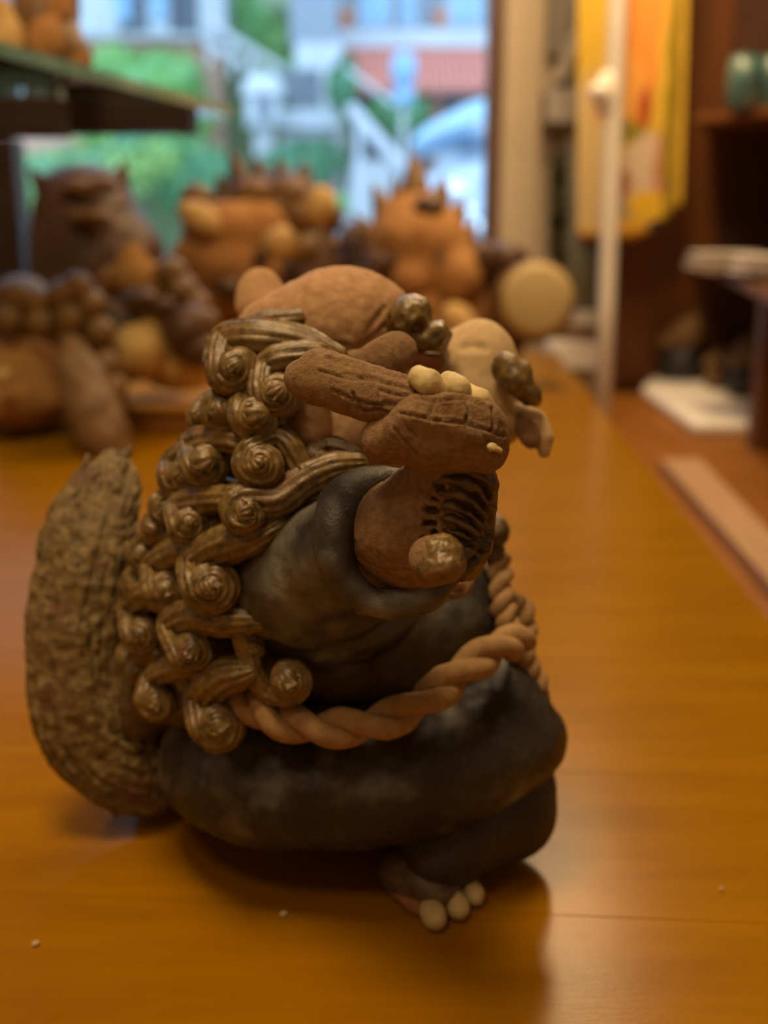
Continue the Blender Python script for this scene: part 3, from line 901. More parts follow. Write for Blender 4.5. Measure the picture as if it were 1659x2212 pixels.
# eyebrow of glossy lumps, eye below it
V, F = fuse([E(885, 690, 0.398, 46, 44, 44, k=0.003), E(905, 665, 0.400, 30, 20, 26, -20, k=0.004), E(925, 725, 0.400, 40, 32, 40, -20, k=0.003), E(950, 725, 0.405, 26, 34, 34, k=0.003), E(865, 690, 0.402, 28, 34, 30, k=0.004), E(905, 712, 0.394, 16, 13, 18, k=0.003, sub=True)], 0.0007)
V = rough(V, F, 0.0011, 170, 3, 50)
obj('eyebrow', (V, F), M['glaze'], head)
V, F = fuse([E(925, 775, 0.405, 38, 26, 34, -10, k=0.003)], 0.0008)
obj('eyelid', (rough(V, F, 0.0003, 150, 2, 51), F), M['clay_red'], head)
V, F = fuse([KP([(962, 752, 0.398, 4), (966, 790, 0.396, 4), (958, 830, 0.396, 4)], k=0.002)], 0.0005)
obj('whisker_line', (V, F), M['glaze_dark'], head)
V, F = fuse([E(935, 765, 0.394, 22, 6, 8, -4, k=0.001)], 0.0005)
obj('pupil', (V, F), M['glaze_dark'], head)
curl(985, 1262, 34, [(1010, 1225, 18), (1000, 1235, 20)], -1, 1.1, 0, mt='clay', D=0.40, name='beard_curl')
# nicks of loose clay on the table
for (x, y, r) in [(613, 1980, 9), (78, 2043, 8), (1557, 1924, 5)]:
    g = G(x, y)
    V, F = fuse([EW(g + np.array([0, 0, r * 0.00013]), (r * 0.00019, r * 0.00013, r * 0.00014), 40, k=0.0003), EW(g + np.array([0.0006, 0.0003, r * 0.0001]), (r * 0.00012,) * 3, 0, k=0.0003)], 0.00022, zfloor=0.0)
    lab = {613: 'pinkish clay crumb on the table below the robe', 78: 'pale clay crumb at the lower left of the tabletop', 1557: 'tiny pale clay crumb at the right of the tabletop'}[x]
    tag(obj('clay_crumb_chip', (rough(V, F, 0.0002, 900, 2, x), F), M['clay_pale'], origin=g), lab, 'crumb', 'loose crumbs on the tabletop')

# ------------------------------------------------------------------ statues further back on the table
def statue(name, label, d, parts, group='lion statues at the back of the table', base=None, zf=0.0005, h=0.006):
    px, py = base
    b = P(px, py, d)
    root = thing(name, label, 'statue', (b[0], b[1], zf - 0.0005), group)
    for nm, mt, prims, hh in parts:
        V, F = fuse(prims, hh, zfloor=zf)
        V = rough(V, F, hh * 0.35, 0.35 / hh, 3, len(nm) + int(px))
        V[:, 2] = np.maximum(V[:, 2], zf)
        obj(nm, (V, F), M[mt], root)
    return root
def spikes(root, mt, d, items, name='mane_spike'):
    for i, (x0, y0, x1, y1, r) in enumerate(items):
        a, b = P(x0, y0, d), P(x1, y1, d - 0.01)
        mid = (a + b) / 2 + CR * 0.004
        m = d / FPX
        V, F = tube([a, mid, b], [r * m, r * 0.75 * m, r * 0.18 * m], 12, 10, ridge=0.1, rk=6)
        obj(name, (V, F), M[mt], root)
def lumps(root, mt, d, items, name, h=0.006):
    for (x, y, rx, ry, rot) in items:
        V, F = fuse([E(x, y, d, rx, ry, None, rot, k=0.01), E(x + rx * 0.3, y - ry * 0.2, d, rx * 0.6, ry * 0.7, None, rot, k=0.02)], h)
        obj(name, (rough(V, F, h * 0.3, 60, 2, int(x)), F), M[mt], root)
def disc(c, axis, r, t, bulge=0.02):
    return lathe(c, [(0.001, -t), (r * 0.93, -t), (r, -t * 0.8), (r, t * 0.8), (r * 0.93, t), (r * 0.5, t + bulge * r), (0.001, t + bulge * 1.4 * r)], 40, axis)

# lion with the round drum, right of the window
dA = 1.90
sA = statue('lion_statue', 'tall orange clay lion statue with a pointed crown and a round cream drum', dA, [
    ('body', 'bgclay', [E(900, 700, dA, 130, 190, 120, k=0.03), E(985, 690, dA, 90, 150, 90, k=0.03)], 0.008),
    ('head', 'bgclay', [E(905, 545, dA - 0.03, 120, 105, 110, k=0.02), E(895, 478, dA, 72, 66, 70, k=0.05), E(885, 605, dA - 0.09, 45, 42, 45, k=0.01), E(990, 600, dA - 0.08, 58, 58, 50, k=0.02), E(905, 515, dA - 0.08, 80, 42, 50, k=0.015)], 0.007),
    ('cape', 'bgdark', [E(778, 585, dA + 0.05, 42, 110, 80, rot=14, k=0.02), E(745, 660, dA + 0.05, 45, 90, 80, k=0.03)], 0.008),
    ('paw', 'bgpale', [E(985, 690, dA - 0.13, 38, 38, 40, k=0.02), E(1010, 730, dA - 0.13, 34, 30, 40, k=0.02)], 0.007),
], base=(920, 815))
spikes(sA, 'bgbrown', dA - 0.02, [(893, 450, 890, 338, 40), (835, 490, 808, 405, 32), (935, 460, 958, 384, 30), (965, 500, 1000, 430, 30), (985, 540, 1025, 480, 28), (800, 530, 768, 465, 28), (862, 460, 848, 392, 26), (1000, 570, 1045, 520, 26)])
lumps(sA, 'bgdark', dA - 0.09, [(925, 450, 34, 24, 0), (940, 562, 30, 28, 10), (818, 570, 36, 22, -10), (850, 565, 26, 20, 0), (1050, 560, 24, 34, 0), (800, 595, 26, 20, 0)], 'glazed_lump')
drc = P(1150, 655, dA - 0.12)
drax = nrm(np.array([0.10, -1.0, 0.22]))
m = (dA - 0.12) / FPX
drum = obj('drum', lathe(drc, [(0.001, 0.045), (80 * m, 0.045), (86 * m, 0.02), (86 * m, -0.03), (82 * m, -0.036), (0.001, -0.036)][::-1], 48, -drax), M['bgbrown'], sA)
obj('drum_skin', lathe(drc + drax * 0.034, [(0.001, -0.002), (76 * m, -0.002), (78 * m, 0.004), (60 * m, 0.008), (0.001, 0.010)], 48, drax), M['drumskin'], drum)
V, F = fuse([E(1100, 560, dA - 0.05, 44, 34, 40, k=0.01), E(1080, 625, dA - 0.03, 36, 100, 50, k=0.02), E(1105, 720, dA - 0.02, 36, 60, 50, k=0.02), E(1040, 600, dA, 40, 60, 50, k=0.02)], 0.007)
obj('drum_arm', (V, F), M['bgdark'], sA)

# bristling lion with yellow drumsticks, centre
dB = 1.75
sB = statue('lion_statue', 'bristling dark maned lion statue with an orange face and ochre knobs, behind the clay skull', dB, [
    ('body', 'bgdark', [E(590, 690, dB + 0.05, 150, 190, 130, k=0.03), E(610, 480, dB + 0.04, 108, 112, 100, k=0.03), E(665, 590, dB + 0.03, 70, 110, 80, k=0.03)], 0.008),
    ('face', 'bgclay', [E(490, 510, dB - 0.05, 95, 72, 80, k=0.02), E(450, 570, dB - 0.06, 90, 60, 70, k=0.02), E(560, 490, dB - 0.05, 62, 55, 60, k=0.02), E(520, 590, dB - 0.05, 90, 60, 60, k=0.02), E(480, 640, dB - 0.03, 70, 60, 60, k=0.03)], 0.007),
], base=(590, 845))
spikes(sB, 'bgdark', dB + 0.02, [(525, 430, 498, 328, 32), (562, 410, 550, 345, 30), (602, 405, 604, 345, 28), (640, 415, 655, 352, 30), (680, 445, 712, 392, 28), (700, 490, 738, 452, 26), (455, 460, 420, 402, 30), (486, 440, 470, 378, 28), (435, 500, 385, 455, 28), (700, 540, 738, 515, 26)])
lumps(sB, 'bgbrown', dB - 0.03, [(545, 420, 45, 34, 0), (620, 420, 40, 36, 0), (650, 470, 36, 34, 0), (590, 455, 44, 30, 0), (420, 430, 34, 30, 0), (470, 465, 40, 26, 0), (655, 540, 34, 34, 0)], 'mane_lump')
lumps(sB, 'bgpale', dB - 0.12, [(428, 474, 52, 30, -35), (688, 448, 36, 40, 0), (603, 527, 38, 34, 0)], 'ochre_knob')
lumps(sB, 'bgdark', dB - 0.12, [(490, 625, 34, 24, -20), (560, 560, 20, 18, 0)], 'mouth')

# dark owl-eared lion, left
dC = 1.70
sC = statue('lion_statue', 'dark brown flat topped statue with two pointed ears, under the glass shelf', dC, [
    ('body', 'bgdark', [E(190, 560, dC, 125, 190, 120, k=0.03), E(185, 450, dC, 92, 78, 90, k=0.04), E(185, 405, dC, 82, 34, 70, k=0.02), E(300, 560, dC, 60, 80, 70, k=0.03), E(190, 760, dC, 150, 150, 130, k=0.03)], 0.008),
], base=(190, 880))
spikes(sC, 'bgdark', dC - 0.01, [(235, 440, 268, 352, 34), (120, 450, 66, 366, 34)], 'ear')
lumps(sC, 'bgbrown', dC - 0.10, [(165, 405, 40, 14, 0), (220, 402, 34, 12, 0), (190, 470, 50, 14, 0)], 'glazed_lump')

# gourd lion on a round tray
dD = 1.42
g = G(360, 905)
tray = thing('round_tray', 'round honey coloured wooden tray under the lion with the pale gourd', 'tray', (g[0] + 0.035, 1.475, 0.0))
tc = np.array([g[0] + 0.035, 1.475, 0.0])
obj('tray_foot', lathe(tc, [(0.001, 0.0), (0.092, 0.0), (0.100, 0.006), (0.103, 0.020), (0.001, 0.020)], 48), M['wood_tray'], tray)
obj('tray_plate', lathe(tc, [(0.001, 0.0205), (0.092, 0.0205), (0.116, 0.030), (0.121, 0.042), (0.116, 0.043), (0.106, 0.034), (0.001, 0.031)], 48), M['wood_tray'], tray)
sD = statue('lion_statue', 'small clay lion statue hugging a pale gourd on a round wooden tray', dD, [
    ('body', 'bgbrown', [E(370, 700, dD + 0.04, 85, 110, 90, k=0.02), E(350, 640, dD + 0.03, 75, 60, 70, k=0.02)], 0.006),
    ('head', 'bgclay', [E(287, 600, dD - 0.02, 50, 52, 50, k=0.01), E(285, 555, dD - 0.02, 28, 34, 30, k=0.015), E(340, 620, dD, 60, 44, 50, k=0.02), E(240, 610, dD, 30, 34, 30, k=0.01)], 0.006),
    ('skirt', 'bgpale', [E(390, 795, dD, 95, 48, 90, k=0.02)], 0.006),
    ('gourd', 'bgpale', [E(300, 760, dD - 0.06, 60, 60, 60, k=0.01), E(330, 690, dD - 0.05, 22, 34, 22, k=0.015)], 0.005),
], base=(370, 820), zf=0.0325)
lumps(sD, 'bgdark', dD - 0.07, [(405, 715, 52, 55, 0), (300, 650, 40, 20, 0), (430, 760, 40, 34, 0), (350, 665, 26, 18, 0)], 'mane_lump', 0.005)
lumps(sD, 'bgbrown', dD - 0.03, [(390, 630, 34, 30, 0), (420, 660, 30, 30, 0), (365, 590, 34, 28, 0), (440, 700, 30, 30, 0)], 'mane_curl', 0.005)

# lion seen from behind with its tail up, and the one at the left margin
dT = 1.27
tl = thing('lion_statue', 'curly brown lion statue at the left margin with smooth red clay body and raised tail', 'statue', tuple(G(60, 935)), 'lion statues at the back of the table')
for nm, mt, prims in [('body', 'bgclay', [E(45, 810, 1.36, 95, 90, 85, k=0.02), E(30, 870, 1.36, 110, 60, 90, k=0.02)]),
                      ('mane', 'bgbrown', [E(45, 665, 1.36, 75, 70, 70, k=0.02), E(90, 720, 1.38, 55, 60, 60, k=0.02), E(170, 660, 1.42, 60, 60, 60, k=0.02), E(190, 740, 1.42, 50, 90, 60, k=0.02), E(140, 840, 1.42, 52, 110, 55, k=0.02)])]:
    V, F = fuse(prims, 0.006, zfloor=0.0185)
    V = rough(V, F, 0.003, 45, 3, 5)
    V[:, 2] = np.maximum(V[:, 2], 0.0185)
    obj(nm, (V, F), M[mt], tl)
lumps(tl, 'bgbrown', 1.30, [(30, 640, 34, 30, 0), (75, 655, 34, 30, 0), (20, 690, 30, 30, 0), (85, 700, 32, 30, 0), (130, 640, 32, 30, 0), (165, 620, 30, 28, 0), (195, 660, 30, 30, 0), (150, 690, 32, 30, 0), (215, 720, 28, 30, 0), (225, 790, 26, 30, 0), (245, 840, 26, 28, 0)], 'mane_curl', 0.005)
V, F = fuse([KP([(152, 740, dT + 0.02, 26), (165, 800, dT + 0.01, 50), (195, 870, dT, 60), (225, 940, dT - 0.005, 58), (245, 985, dT - 0.005, 44)], k=0.01)], 0.005, zfloor=0.0005)
V = rough(V, F, 0.003, 50, 3, 9)
V[:, 2] = np.maximum(V[:, 2], 0.0005)
obj('tail', (V, F), M['bgbrown'], tl)
lumps(tl, 'bgpale', 1.27, [(5, 815, 14, 16, 0)], 'claw', 0.004)
g = G(60, 905)
slab = tag(obj('wooden_stand', lathe((g[0] - 0.06, 1.46, 0), [(0.001, 0.0), (0.118, 0.0), (0.124, 0.004), (0.124, 0.014), (0.118, 0.018), (0.001, 0.018)], 48), M['wood_tray'], origin=(g[0] - 0.06, 1.46, 0)), 'round honey wood stand at the left margin beneath the curly lion', 'stand')

# ------------------------------------------------------------------ glass shelf unit, top left
ZS = 0.40
unit = thing('shelf_unit', 'dark wooden shelf rack with a green edged glass shelf at the upper left', 'shelf', (-0.55, 1.45, 0.0))
c1 = G(500, 252, ZS)
c2 = G(-160, 82, ZS)
back = nrm(np.cross([0, 0, 1], c1 - c2)) * 0.62
gp = [c2, c1, c1 + back * 0.95 + np.array([0.0, 0.12, 0]), c2 + back]
gp = [q * [1, 1, 0] for q in gp]
gp = [c2, c1, c1 + np.array([-0.75, 0.06, 0]), c2 + np.array([-0.6, 0.0, 0])]
def poly_solid(ring, z0, z1):
    return prism([(q[0], q[1]) for q in ring], z0, z1)
gs = obj('glass_shelf', poly_solid(gp, ZS, ZS + 0.012), M['shelfglass'], unit, False)
e = nrm(c1 - c2)
e2 = np.array([e[1], -e[0], 0])
obj('glass_edge', poly_solid([c2, c1, c1 + e2 * 0.0012, c2 + e2 * 0.0012], ZS, ZS + 0.012), M['glassedge'], gs, False)
obj('back_glass_edge', poly_solid([c1 + np.array([0, 0.0003, 0]), c1 + np.array([0.001, 0.0015, 0]), gp[2] + np.array([0, 0.002, 0]), gp[2] + np.array([0, 0.0003, 0])], ZS, ZS + 0.012), M['glassedge'], gs, False)
def pxbox(px0, py0, px1, py1, y, depth):
    a, b = YP(px0, py1, y), YP(px1, py0, y)
    return box((a[0], y, a[2]), (b[0], y + depth, b[2]))
obj('beam', pxbox(-260, 207, 122, 290, 1.18, 0.05), M['wood_dark'], unit, False, 0.002)
obj('beam', pxbox(118, 216, 410, 284, 1.36, 0.06), M['wood_dark'], unit, False, 0.002)
q = YP(20, 300, 1.80)
obj('post', box((q[0] - 0.10, 1.80, 0.0005), (YP(36, 420, 1.80)[0], 1.86, ZS - 0.0005)), M['wood_dark'], unit, False, 0.002)
obj('post', box((-1.15, 1.80, 0.0005), (-1.09, 1.86, ZS - 0.0005)), M['wood_dark'], unit, False, 0.002)
obj('side_rail', box((q[0] - 0.10, 1.2, ZS - 0.052), (q[0] - 0.06, 1.84, ZS - 0.004)), M['wood_dark'], unit, False, 0.002)
obj('bracket', hexa([P(136, 285, 1.17), P(149, 285, 1.17), P(149, 285, 1.19), P(136, 285, 1.19)], [P(124, 192, 1.17), P(137, 192, 1.17), P(137, 192, 1.19), P(124, 192, 1.19)]), M['steel'], unit, False)
dH = 1.22
bH = G(80, 168, ZS)
sH = thing('lion_statue', 'red brown lion statue with a pale round belly standing on the glass shelf', 'statue', (P(70, 100, dH)[0], P(70, 100, dH)[1], ZS + 0.012))
for nm, mt, prims in [('body', 'bgbrown', [E(95, 60, dH, 75, 120, 80, k=0.02), E(140, 120, dH, 60, 50, 60, k=0.02), E(110, -40, dH, 60, 80, 60, k=0.02)]),
                      ('mane', 'bgclay', [E(130, 20, dH - 0.02, 34, 40, 40, k=0.02), E(95, 90, dH - 0.04, 40, 50, 40, k=0.02), E(165, 135, dH - 0.01, 34, 24, 30, k=0.01)]),
                      ('belly', 'bgpale', [E(15, 90, dH - 0.05, 42, 58, 45, k=0.01), E(5, 20, dH - 0.05, 30, 26, 30, k=0.01)])]:
    V, F = fuse(prims, 0.005, zfloor=ZS + 0.0125)
    obj(nm, (rough(V, F, 0.0025, 50, 3, 5), F), M[mt], sH)

# ------------------------------------------------------------------ right hand side: counter, cabinet, banner, pole
ZK = -0.10
edge = lambda a: TP(a, BE, 0)
cn = thing('low_counter', 'low brown wooden counter beside the long table', 'counter', (0.75, 1.4, ZF))
k0, k1 = TP(0.15, BE + 0.012, 0), TP(2.42, BE + 0.012, 0)
obj('counter_top', poly_solid([k0, k0 + TB * 0.8, k1 + TB * 0.8, k1], ZK - 0.03, ZK), M['counter'], cn, False, 0.002)
k2, k3 = k0 + TB * 0.03 + TU * 0.03, k1 + TB * 0.03 - TU * 0.03
obj('counter_body', poly_solid([k2, k2 + TB * 0.74, k3 + TB * 0.74, k3], ZF, ZK - 0.03), M['cab'], cn, False)
zp = ZK + 0.02
pl = [G(1425, 990, zp), G(1760, 1362, zp), G(1760, 1245, zp), G(1512, 988, zp)]
tag(obj('wooden_batten', poly_solid(pl, ZK, zp), M['lightwood'], None, False, 0.002, origin=(pl[0][0], pl[0][1], ZK)), 'pale planed wooden batten lying on the low counter', 'batten')
bz = ZK + 0.022
bd = [G(1386, 835, bz), G(1502, 915, bz), G(1648, 915, bz), G(1640, 800, bz), G(1420, 800, bz)]
def smooth_ring(r):
    return r
tag(obj('display_board', poly_solid(bd, ZK, bz), M['white'], None, False, 0.008, origin=(bd[0][0], bd[0][1], ZK)), 'thick cream display board holding small dark figures on the counter', 'board')
def mini(label, px, py_base, w, hgt, topmat, botmat, roundy=False):
    b = G(px, py_base, bz)
    dd = (b - CAM) @ CF
    m = dd / FPX
    root = thing('small_figure', label, 'figurine', tuple(b), 'small figures on the cream display board')
    hm = hgt * m
    wm = w * m
    b = b + np.array([0, wm * 0.5, 0])
    V, F = fuse([EW(b + np.array([0, 0, hm * 0.25]), (wm * 0.5, wm * 0.45, hm * 0.32), k=0.01)], 0.004, zfloor=bz + 0.0004)
    obj('body', (rough(V, F, 0.002, 70, 2, px), F), M[botmat], root)
    V, F = fuse([EW(b + np.array([wm * 0.05, 0, hm * 0.70]), (wm * 0.42, wm * 0.4, hm * 0.26), k=0.01), EW(b + np.array([wm * 0.22, 0, hm * 0.9]), (wm * 0.2, wm * 0.2, hm * 0.12), k=0.02), EW(b + np.array([-wm * 0.35, 0, hm * 0.58]), (wm * 0.22, wm * 0.2, hm * 0.12), k=0.02)], 0.004)
    obj('head', (rough(V, F, 0.002, 70, 2, px + 1), F), M[topmat], root)
M['mini_black'] = mat('black_pot_glaze', (0.018, 0.017, 0.018), (0.03, 0.028, 0.028), 0.5, 30)
mini('black bodied small figure with brown head at the left of the cream board', 1482, 826, 98, 140, 'bgbrown', 'mini_black')
mini('short pale brown figure in the middle of the cream board', 1556, 842, 60, 85, 'bgbrown', 'bgbrown')
mini('dark small figure with brown head at the right of the cream board', 1622, 862, 84, 135, 'bgbrown', 'mini_black')

cab = thing('display_cabinet', 'brown wooden display cabinet with open shelves at the right', 'cabinet', (0.85, 2.3, ZK))
obj('back_panel', box((0.50, 2.50, ZK + 0.0005), (1.25, 2.53, ZC - 0.001)), M['cab'], cab, False)
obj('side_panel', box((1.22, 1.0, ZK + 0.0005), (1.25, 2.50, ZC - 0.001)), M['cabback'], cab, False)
z1, z2 = 0.455, 0.180
obj('shelf', poly_solid([G(1500, 268, z1), G(1500, 268, z1) * [1, 0, 0] + np.array([0.5, 1.2, 0]), np.array([1.215, 1.2, 0]), np.array([1.215, 2.495, 0]), np.array([0.72, 2.495, 0])], z1, z1 + 0.016), M['cab'], cab, False, 0.002)
obj('shelf', poly_solid([G(1478, 552, z2), G(1659, 628, z2), np.array([0.48, 1.2, 0]), np.array([1.215, 1.2, 0]), np.array([1.215, 2.495, 0]), np.array([0.70, 2.495, 0])], z2 - 0.018, z2), M['cab'], cab, False, 0.002)
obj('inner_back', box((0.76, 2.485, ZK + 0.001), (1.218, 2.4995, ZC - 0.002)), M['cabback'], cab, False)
q = YP(1652, 700, 1.75)
obj('stile', box((q[0], 1.75, ZK + 0.0005), (q[0] + 0.04, 1.79, z2 - 0.0185)), M['cab'], cab, False, 0.002)
# turquoise cups on the upper shelf
M['teal'] = mat('turquoise_glaze', (0.03, 0.085, 0.085), (0.09, 0.16, 0.14), 0.35, 30, c3=(0.22, 0.20, 0.14), s3=12)
for i, (x, lab) in enumerate([(1604, 'turquoise glazed cup on the upper cabinet shelf, nearer the banner'), (1668, 'turquoise glazed cup on the upper cabinet shelf at the right margin')]):
    c = YP(x, 250, 2.08)
    c[2] = z1 + 0.016
    cup = thing('glazed_cup', lab, 'cup', tuple(c), 'turquoise cups on the upper shelf')
    obj('bowl', lathe(c, [(0.001, 0), (0.028, 0.0), (0.032, 0.006), (0.033, 0.05), (0.030, 0.088), (0.027, 0.088), (0.028, 0.05), (0.026, 0.012), (0.001, 0.010)], 32), M['teal'], cup)
    obj('rim', lathe(c + np.array([0, 0, 0.0885]), [(0.027, 0.0), (0.0305, 0.0), (0.0305, 0.002), (0.027, 0.002)], 32), M['teal'], cup)
# pale plates stacked on the lower shelf
for (x, y, yy, n, where) in [(1560, 532, 2.0, 3, 'left stack'), (1665, 545, 1.75, 3, 'right stack')]:
    c = YP(x, y, yy)
    for j in range(n):
        z = z2 + j * 0.0125
        pos = {0: 'lowest', 1: 'middle', 2: 'topmost'}[j]
        tag(obj('plate', lathe((c[0] + 0.003 * j, c[1], z), [(0.001, 0.0004), (0.035, 0.0004), (0.050, 0.006), (0.066, 0.0115), (0.066, 0.0125), (0.048, 0.009), (0.001, 0.005)], 40), M['white'], origin=(c[0], c[1], z)),
            pos + ' pale plate in the ' + where + ' on the lower cabinet shelf', 'plate', 'pale plates on the lower shelf')

# white upright pole with a joint
pole = thing('display_pole', 'slim white upright pole standing beyond the table edge', 'pole', (P(1298, 900, 2.05)[0], P(1298, 900, 2.05)[1], ZK))
dp = 1.90
pb, ptp = P(1300, 930, dp + 0.02), P(1337, -60, dp - 0.10)
dr = (ptp - pb) / (ptp[2] - pb[2])
pb = pb + dr * (ZK - pb[2])
pole.location = pb
BASE[pole.name] = pb.copy()
ptp = pb + dr * (1.05 - pb[2])
obj('pole_tube', tube([pb + dr * 0.001, (pb + ptp) / 2, ptp], [0.0155] * 3, 20, 6, cap=False), M['white'], pole)
pj = P(1312, 205, dp - 0.07)
obj('joint_collar', tube([pj - dr * 0.02, pj, pj + dr * 0.02], [0.019, 0.021, 0.019], 20, 8), M['white'], pole)
obj('hook_knob', fuse([E(1292, 200, dp - 0.09, 20, 22, 20, k=0.004), E(1305, 210, dp - 0.08, 16, 14, 16, k=0.01)], 0.003), M['white'], pole)

# printed yellow banner
def banner_mat():
    m, nt, b = new_mat('yellow_printed_cloth')
    N, L = nt.nodes, nt.links
    tc = N.new('ShaderNodeTexCoord')
    nz = N.new('ShaderNodeTexNoise')
    nz.inputs['Scale'].default_value = 14
    L.new(tc.outputs['Object'], nz.inputs['Vector'])
    ad = N.new('ShaderNodeMix')
    ad.data_type = 'VECTOR'
    sub = N.new('ShaderNodeVectorMath')
    sub.operation = 'SUBTRACT'
    sub.inputs[1].default_value = (0.5, 0.5, 0.5)
    L.new(nz.outputs['Color'], sub.inputs[0])
    sc = N.new('ShaderNodeVectorMath')
    sc.operation = 'SCALE'
    sc.inputs['Scale'].default_value = 0.05
    L.new(sub.outputs[0], sc.inputs[0])
    av = N.new('ShaderNodeVectorMath')
    L.new(tc.outputs['Object'], av.inputs[0])
    L.new(sc.outputs[0], av.inputs[1])
    cur = None
    spots = [(1270, 330, 60, 160, (0.70, 0.52, 0.24)), (1385, 90, 45, 170, (0.85, 0.34, 0.05)), (1350, 190, 40, 70, (0.88, 0.42, 0.08)), (1395, 230, 14, 40, (0.45, 0.07, 0.015)), (1355, 285, 40, 22, (0.30, 0.26, 0.02)),
             (1395, 370, 45, 75, (0.72, 0.56, 0.42)), (1425, 370, 12, 75, (0.55, 0.20, 0.14)), (1352, 400, 14, 40, (0.42, 0.14, 0.06)), (1350, 455, 26, 20, (0.40, 0.36, 0.24)),
             (1400, 445, 40, 30, (0.85, 0.52, 0.03)), (1420, 488, 34, 14, (0.10, 0.11, 0.11)), (1270, 515, 40, 10, (0.55, 0.12, 0.06)), (1350, 505, 50, 22, (0.85, 0.45, 0.04)), (1290, 230, 12, 40, (0.7, 0.3, 0.06)), (1450, 200, 12, 300, (0.42, 0.30, 0.01))]
    for (x, y, rx, ry, c) in spots:
        w = YP(x, y, 2.30) - BAN
        mm = (2.30 / 1.0) / FPX
        d1 = N.new('ShaderNodeVectorMath')
        d1.operation = 'SUBTRACT'
        d1.inputs[1].default_value = tuple(w)
        L.new(av.outputs[0], d1.inputs[0])
        d2 = N.new('ShaderNodeVectorMath')
        d2.operation = 'MULTIPLY'
        d2.inputs[1].default_value = (1 / (rx * mm), 0.0, 1 / (ry * mm))
        L.new(d1.outputs[0], d2.inputs[0])
        ln = N.new('ShaderNodeVectorMath')
        ln.operation = 'LENGTH'
        L.new(d2.outputs[0], ln.inputs[0])
        mr = N.new('ShaderNodeMapRange')
        mr.inputs['From Min'].default_value, mr.inputs['From Max'].default_value = 0.85, 1.1
        mr.inputs['To Min'].default_value, mr.inputs['To Max'].default_value = 1, 0
        L.new(ln.outputs['Value'], mr.inputs['Value'])
        mx = N.new('ShaderNodeMix')
        mx.data_type = 'RGBA'
        L.new(mr.outputs[0], mx.inputs['Factor'])
        if cur is None:
            mx.inputs['A'].default_value = (0.60, 0.39, 0.035, 1)
        else:
            L.new(cur, mx.inputs['A'])
        mx.inputs['B'].default_value = (*[0.8 * q for q in c], 1)
        cur = mx.outputs['Result']
    L.new(cur, b.inputs['Base Color'])
    b.inputs['Roughness'].default_value = 0.9
    return m
BAN = YP(1365, 300, 2.30)
nx, ny = 60, 50
V = []
for j in range(ny + 1):
    for i in range(nx + 1):
        u_, v_ = i / nx, j / ny
        px = 1248 + (1490 - 1248) * u_
        hem = 518 - 78 * max(0, (u_ - 0.5) / 0.5) ** 1.4
        py = -420 + (hem + 420) * v_
        px -= 26 * max(0, v_ - 0.45) * u_
        q = YP(px, py, 2.30)
        q[1] += 0.008 * math.sin(u_ * 13 + v_ * 1.5) + 0.003 * math.sin(u_ * 29 - v_)
        V.append(q)
V = np.array(V)
F = [[j * (nx + 1) + i, j * (nx + 1) + i + 1, (j + 1) * (nx + 1) + i + 1, (j + 1) * (nx + 1) + i] for j in range(ny) for i in range(nx)]
ban = thing('printed_banner', 'yellow and orange printed cloth banner hanging behind the white pole', 'banner', tuple(BAN))
cl = obj('cloth', (V, F), banner_mat(), ban)
md = cl.modifiers.new('thickness', 'SOLIDIFY')
md.thickness = 0.0015
ht = YP(1365, -420, 2.30)
obj('hanging_rod', tube([ht + CR * -0.16, ht, ht + CR * 0.16], [0.006] * 3, 12, 6), M['lightwood'], ban)

# pillar beside the window and things against the back wall
struct('trim_1', box((WX1 + 0.030, YB - 0.06, ZF), (0.372, YB - 0.0005, ZC)), M['wallp'], bevel=0.004)
M['greyboard'] = mat('grey_board', (0.30, 0.27, 0.24), (0.34, 0.31, 0.27), 0.7, 8)
M['greywhite'] = mat('grey_white_paint', (0.56, 0.52, 0.48), (0.62, 0.58, 0.54), 0.6, 8)
M['vine'] = mat('dark_vine_leaf', (0.05, 0.06, 0.02), (0.11, 0.11, 0.04), 0.6, 30)
M['jar'] = mat('grey_green_glaze', (0.17, 0.16, 0.09), (0.26, 0.24, 0.15), 0.5, 12)
tag(obj('pin_board', pxbox(1184, -200, 1290, 120, 2.715, 0.034), M['greyboard'], None, False, 0.004, origin=YP(1237, 0, 2.73)), 'grey board fixed high on the wall beside the pillar', 'board')
a = [YP(1196, 168, 2.66), YP(1218, 178, 2.66), YP(1262, 78, 2.62), YP(1240, 62, 2.62)]
tag(obj('leaning_slat', hexa(a, [x + np.array([0, 0.02, 0.002]) for x in a]), M['white'], None, False, 0.002, origin=a[0]), 'pale slanted slat in front of the grey wall board', 'slat')
a = [YP(1200, 186, 2.67), YP(1234, 186, 2.67), YP(1236, 128, 2.67), YP(1224, 140, 2.67)]
tag(obj('wedge_block', hexa(a, [x + np.array([0, 0.03, 0]) for x in a]), M['wood_dark'], None, False, 0.002, origin=a[0]), 'dark wooden wedge below the slanted slat', 'wedge')
bx_ = pxbox(1182, 190, 1262, 264, 2.64, 0.105)
tag(obj('wall_box', bx_, M['greywhite'], None, False, 0.004, origin=YP(1222, 264, 2.69)), 'grey white box mounted on the wall beside the pillar', 'box')
tag(obj('conduit_pipe', tube([YP(1240, 268, 2.72), YP(1240, 450, 2.72), YP(1236, 640, 2.72)], [0.019] * 3, 16, 6), M['greywhite'], None, True, 0, origin=YP(1228, 640, 2.70)), 'grey white pipe running down below the wall box', 'pipe')
